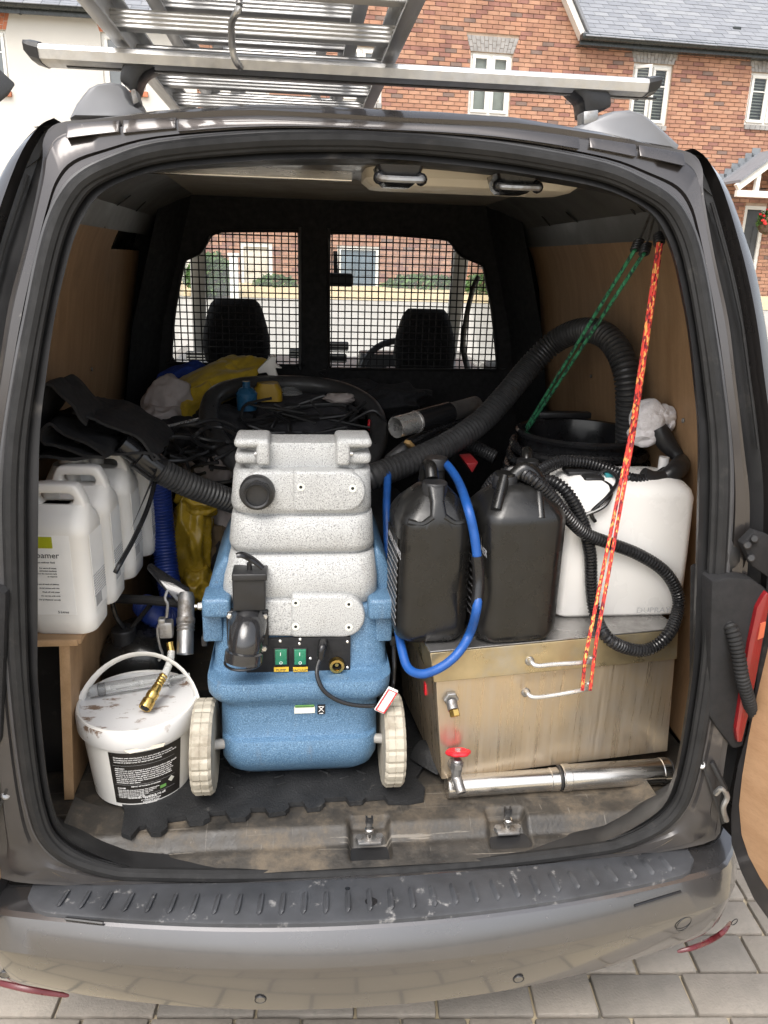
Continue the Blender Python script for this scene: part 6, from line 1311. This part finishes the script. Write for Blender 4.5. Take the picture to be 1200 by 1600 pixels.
soft('yellow_bag', 'crinkled yellow plastic bag standing behind the machine beside the blue hose', 'bag', [(P(302, 845, y=.88), (.055, .07, .15), 3, None), (P(312, 780, y=.88), (.06, .06, .05), 5, None), (P(310, 915, y=.84), (.05, .06, .07), 6, None)], 'yellowbag')
soft('printed_bag', 'pale printed bag with black line pattern behind the corrugated hose', 'bag', [(P(322, 722, y=1.0), (.10, .08, .06), 7, None), (P(345, 840, y=.98), (.06, .06, .13), 8, None)], 'pinkcloth')
soft('yellow_cloth', 'mustard yellow cloth heaped against the bulkhead below the left window', 'cloth', [(P(330, 602, y=1.30), (.17, .11, .062), 9, Rz(-24)), (P(300, 640, y=1.22), (.11, .09, .06), 10, Rz(-40)), (P(362, 584, y=1.33), (.065, .08, .055), 12, None)], 'yellow')
soft('off_white_cloth', 'off white cloth slumped beside the mustard yellow one', 'cloth', [(P(262, 636, y=1.18), (.07, .06, .10), 11, Rz(22)), (P(254, 662, y=1.12), (.07, .06, .06), 13, None)], 'pinkcloth')
soft('blue_cloth', 'dark blue cloth behind the mustard yellow one', 'cloth', [(P(288, 590, y=1.40), (.09, .05, .05), 14, Rz(-15))], 'bluecloth')
HR_ = thing('hose_ring', 'loop of smooth black hose circling the grey bag behind the machine', 'hose', tuple(P(460, 640, y=1.1)))
MB().tube(catmull(PP([(395, 745, .70), (362, 715, .76), (335, 678, .85), (326, 645, .95), (338, 617, 1.05), (375, 604, 1.15), (430, 600, 1.22), (490, 602, 1.24), (540, 612, 1.20), (578, 635, 1.10), (592, 668, 1.0), (586, 705, .88), (560, 735, .78)]), 8), .0275, 16).obj('hose', 'hose', HR_)
GB = thing('grey_bag', 'charcoal nylon tool bag with black straps inside the hose loop', 'bag', tuple(P(470, 690, y=1.25)))
mb = MB(); a, c = P(375, 700, y=1.15), P(572, 622, y=1.15); b = bmesh.new(); bmesh.ops.create_grid(b, x_segments=24, y_segments=14, size=1)
mb.loft([rr(a.x, c.x, 1.05, 1.5, z, .06, 6) for z in (a.z-.18, a.z-.02)]+[rr(a.x+.01, c.x-.02, 1.08, 1.48, (a.z+c.z)/2, .06, 6), rr(a.x+.03, c.x-.05, 1.14, 1.44, c.z-.015, .06, 6), rr(a.x+.08, c.x-.1, 1.2, 1.4, c.z, .05, 6)])
b.free(); o = mb.obj('bag_body', 'greybag', GB, 60)
for pts in ([(420, 690, 1.03), (430, 660, 1.05), (450, 640, 1.10), (520, 632, 1.13), (560, 640, 1.1)], [(400, 668, 1.05), (450, 655, 1.07), (520, 650, 1.08), (570, 652, 1.06)], [(455, 700, 1.03), (452, 650, 1.08), (460, 625, 1.2)]): MB().tube(catmull(PP(pts), 6), .008, 8, flat=.5).obj('strap', 'blackpl', GB)
soft('brown_sack', 'dull brown paper sack slumped in the shadow beside the yellow bag', 'bag', [(P(338, 880, y=.92), (.05, .06, .12), 31, None)], pm('sack_paper', (.11, .075, .04), .8, bump=.3))
soft('dark_jacket', 'dark crumpled jacket heaped below the grey bag', 'jacket', [(P(300, 690, y=1.02), (.13, .10, .06), 32, Rz(12)), (P(345, 660, y=1.06), (.09, .08, .05), 33, None)], 'seatcloth')
soft('dark_rag', 'black rag bundled right of the hose loop near the bulkhead', 'cloth', [(P(615, 625, y=1.30), (.12, .09, .05), 34, Rz(-8)), (P(560, 612, y=1.36), (.08, .06, .04), 35, None)], 'seatcloth')
HB = thing('dark_fill', 'large black bag shape added as dark fill under the hose loop', 'bag', (-.1, 1.1, .60))  # black mass added as dark fill and support below the clutter
MB().blob((-.10, 1.14, .80), (.50, .36, .26), 21, .12, 1.4, 5, .12).obj('bag_body', 'seatcloth', HB, 60); MB().tube(catmull([(-.3, .82, .95), (-.28, .76, 1.05), (-.1, .74, 1.1), (.05, .76, 1.05), (.08, .82, .95)], 6), .012, 8).obj('strap', 'blackpl', HB)
SB = thing('spray_bottle', 'spray bottle with white trigger head standing on the grey bag', 'bottle', tuple(P(455, 640, y=1.22)))
MB().prism(PP([(402, 578, 1.22), (414, 566, 1.22), (424, 556, 1.22), (432, 558, 1.22), (430, 568, 1.22), (441, 576, 1.22), (430, 575, 1.22), (434, 588, 1.22), (424, 594, 1.22), (416, 582, 1.22), (404, 584, 1.22)]), (0, .025, 0), .003).obj('trigger_head', 'white', SB)
lat_along([(.014, 0), (.016, .01), (.02, .03), (.04, .06), (.042, .14), (.036, .16)], P(428, 590, y=1.24), (P(470, 640, y=1.22)-P(428, 590, y=1.24)).normalized()).obj('bottle', 'clear', SB, 50)
tag(MB().lathe([(.0, .0), (.03, .0), (.032, .05), (.02, .065), (.012, .068), (.012, .085), (.0, .085)], P(386, 640, y=1.05), 20).obj('blue_bottle', pm('blue_liquid', (.015, .07, .14), .25)), 'small squat blue bottle inside the hose loop', 'bottle')
tag(MB().loft([rr(*(lambda p: (p.x-.045*k, p.x+.045*k, 1.12, 1.19, p.z+h))(P(418, 628, y=1.12)), .02) for k, h in ((1, 0), (1, .03), (.7, .055))]).obj('yellow_tub', pm('bright_yellow', (.36, .22, .015), .4)), 'small bright yellow tub beside the spray bottle', 'tub')
tag(MB().blob(P(530, 622, y=1.13), (.05, .03, .016), 5, .3, 2, 4, .2).obj('tissue', 'pinkcloth', None, 60), 'scrap of pale tissue lying on the grey bag', 'tissue')
tag(MB().blob(P(577, 664, y=1.02), (.006, .008, .018), 6, .1, 2, 3).obj('red_scrap', 'red'), 'small red object at the right end of the grey bag', 'scrap')
g = random.Random(12); CB = thing('cable_tangle', 'tangle of thin black cables heaped left of the machine top', 'cable', tuple(P(310, 720, y=.85)))
for i in range(11):
    cx, cy = g.uniform(262, 350), g.uniform(672, 745); yy = g.uniform(.70, .88); a0 = g.uniform(0, 6.28); rx, ry = g.uniform(28, 62), g.uniform(14, 34)
    MB().tube(catmull(PP([(min(372, max(205, cx+rx*math.cos(a0+t*.55)*(1+.2*g.uniform(-1, 1)))), cy+ry*math.sin(a0+t*.55)*(1+.2*g.uniform(-1, 1)), yy+.04*math.sin(t)) for t in range(12)]), 6), .0052, 7).obj('cable', 'blackpl', CB)
for i in range(8):
    u = g.uniform(380, 560); v = g.uniform(625, 690); MB().tube(catmull(PP([(u+g.uniform(-70, 70), v+g.uniform(-22, 22), 1.0+g.uniform(-.02, .02)) for _ in range(6)]), 8), .0045, 6).obj('cable', 'blackpl', CB)
tag(MB().bar(P(252, 668, y=.86), P(322, 652, y=.95), .006, .006).obj('metal_rod', 'chrome'), 'thin shiny metal rod under the yellow cloth', 'rod')
tag(MB().tube(PP([(180, 935, .50), (235, 938, .46), (300, 944, .44)]), .012, 10).obj('black_bar', 'blackpl'), 'black plastic bar lying behind the chrome tool', 'bar')
tag(MB().tube(catmull(PP([(175, 940, .46), (182, 965, .46), (200, 985, .47), (215, 970, .48), (235, 945, .47)]), 6), .006, 8).obj('looped_cable', 'blackgl'), 'loop of black cable above the black can', 'cable')
tag(MB().box(P(640, 1120, y=.45), (.12, .1, .3), .02).obj('dark_case', 'blackmat'), 'dark case in the shadow between machine and steel tank', 'case') if False else None
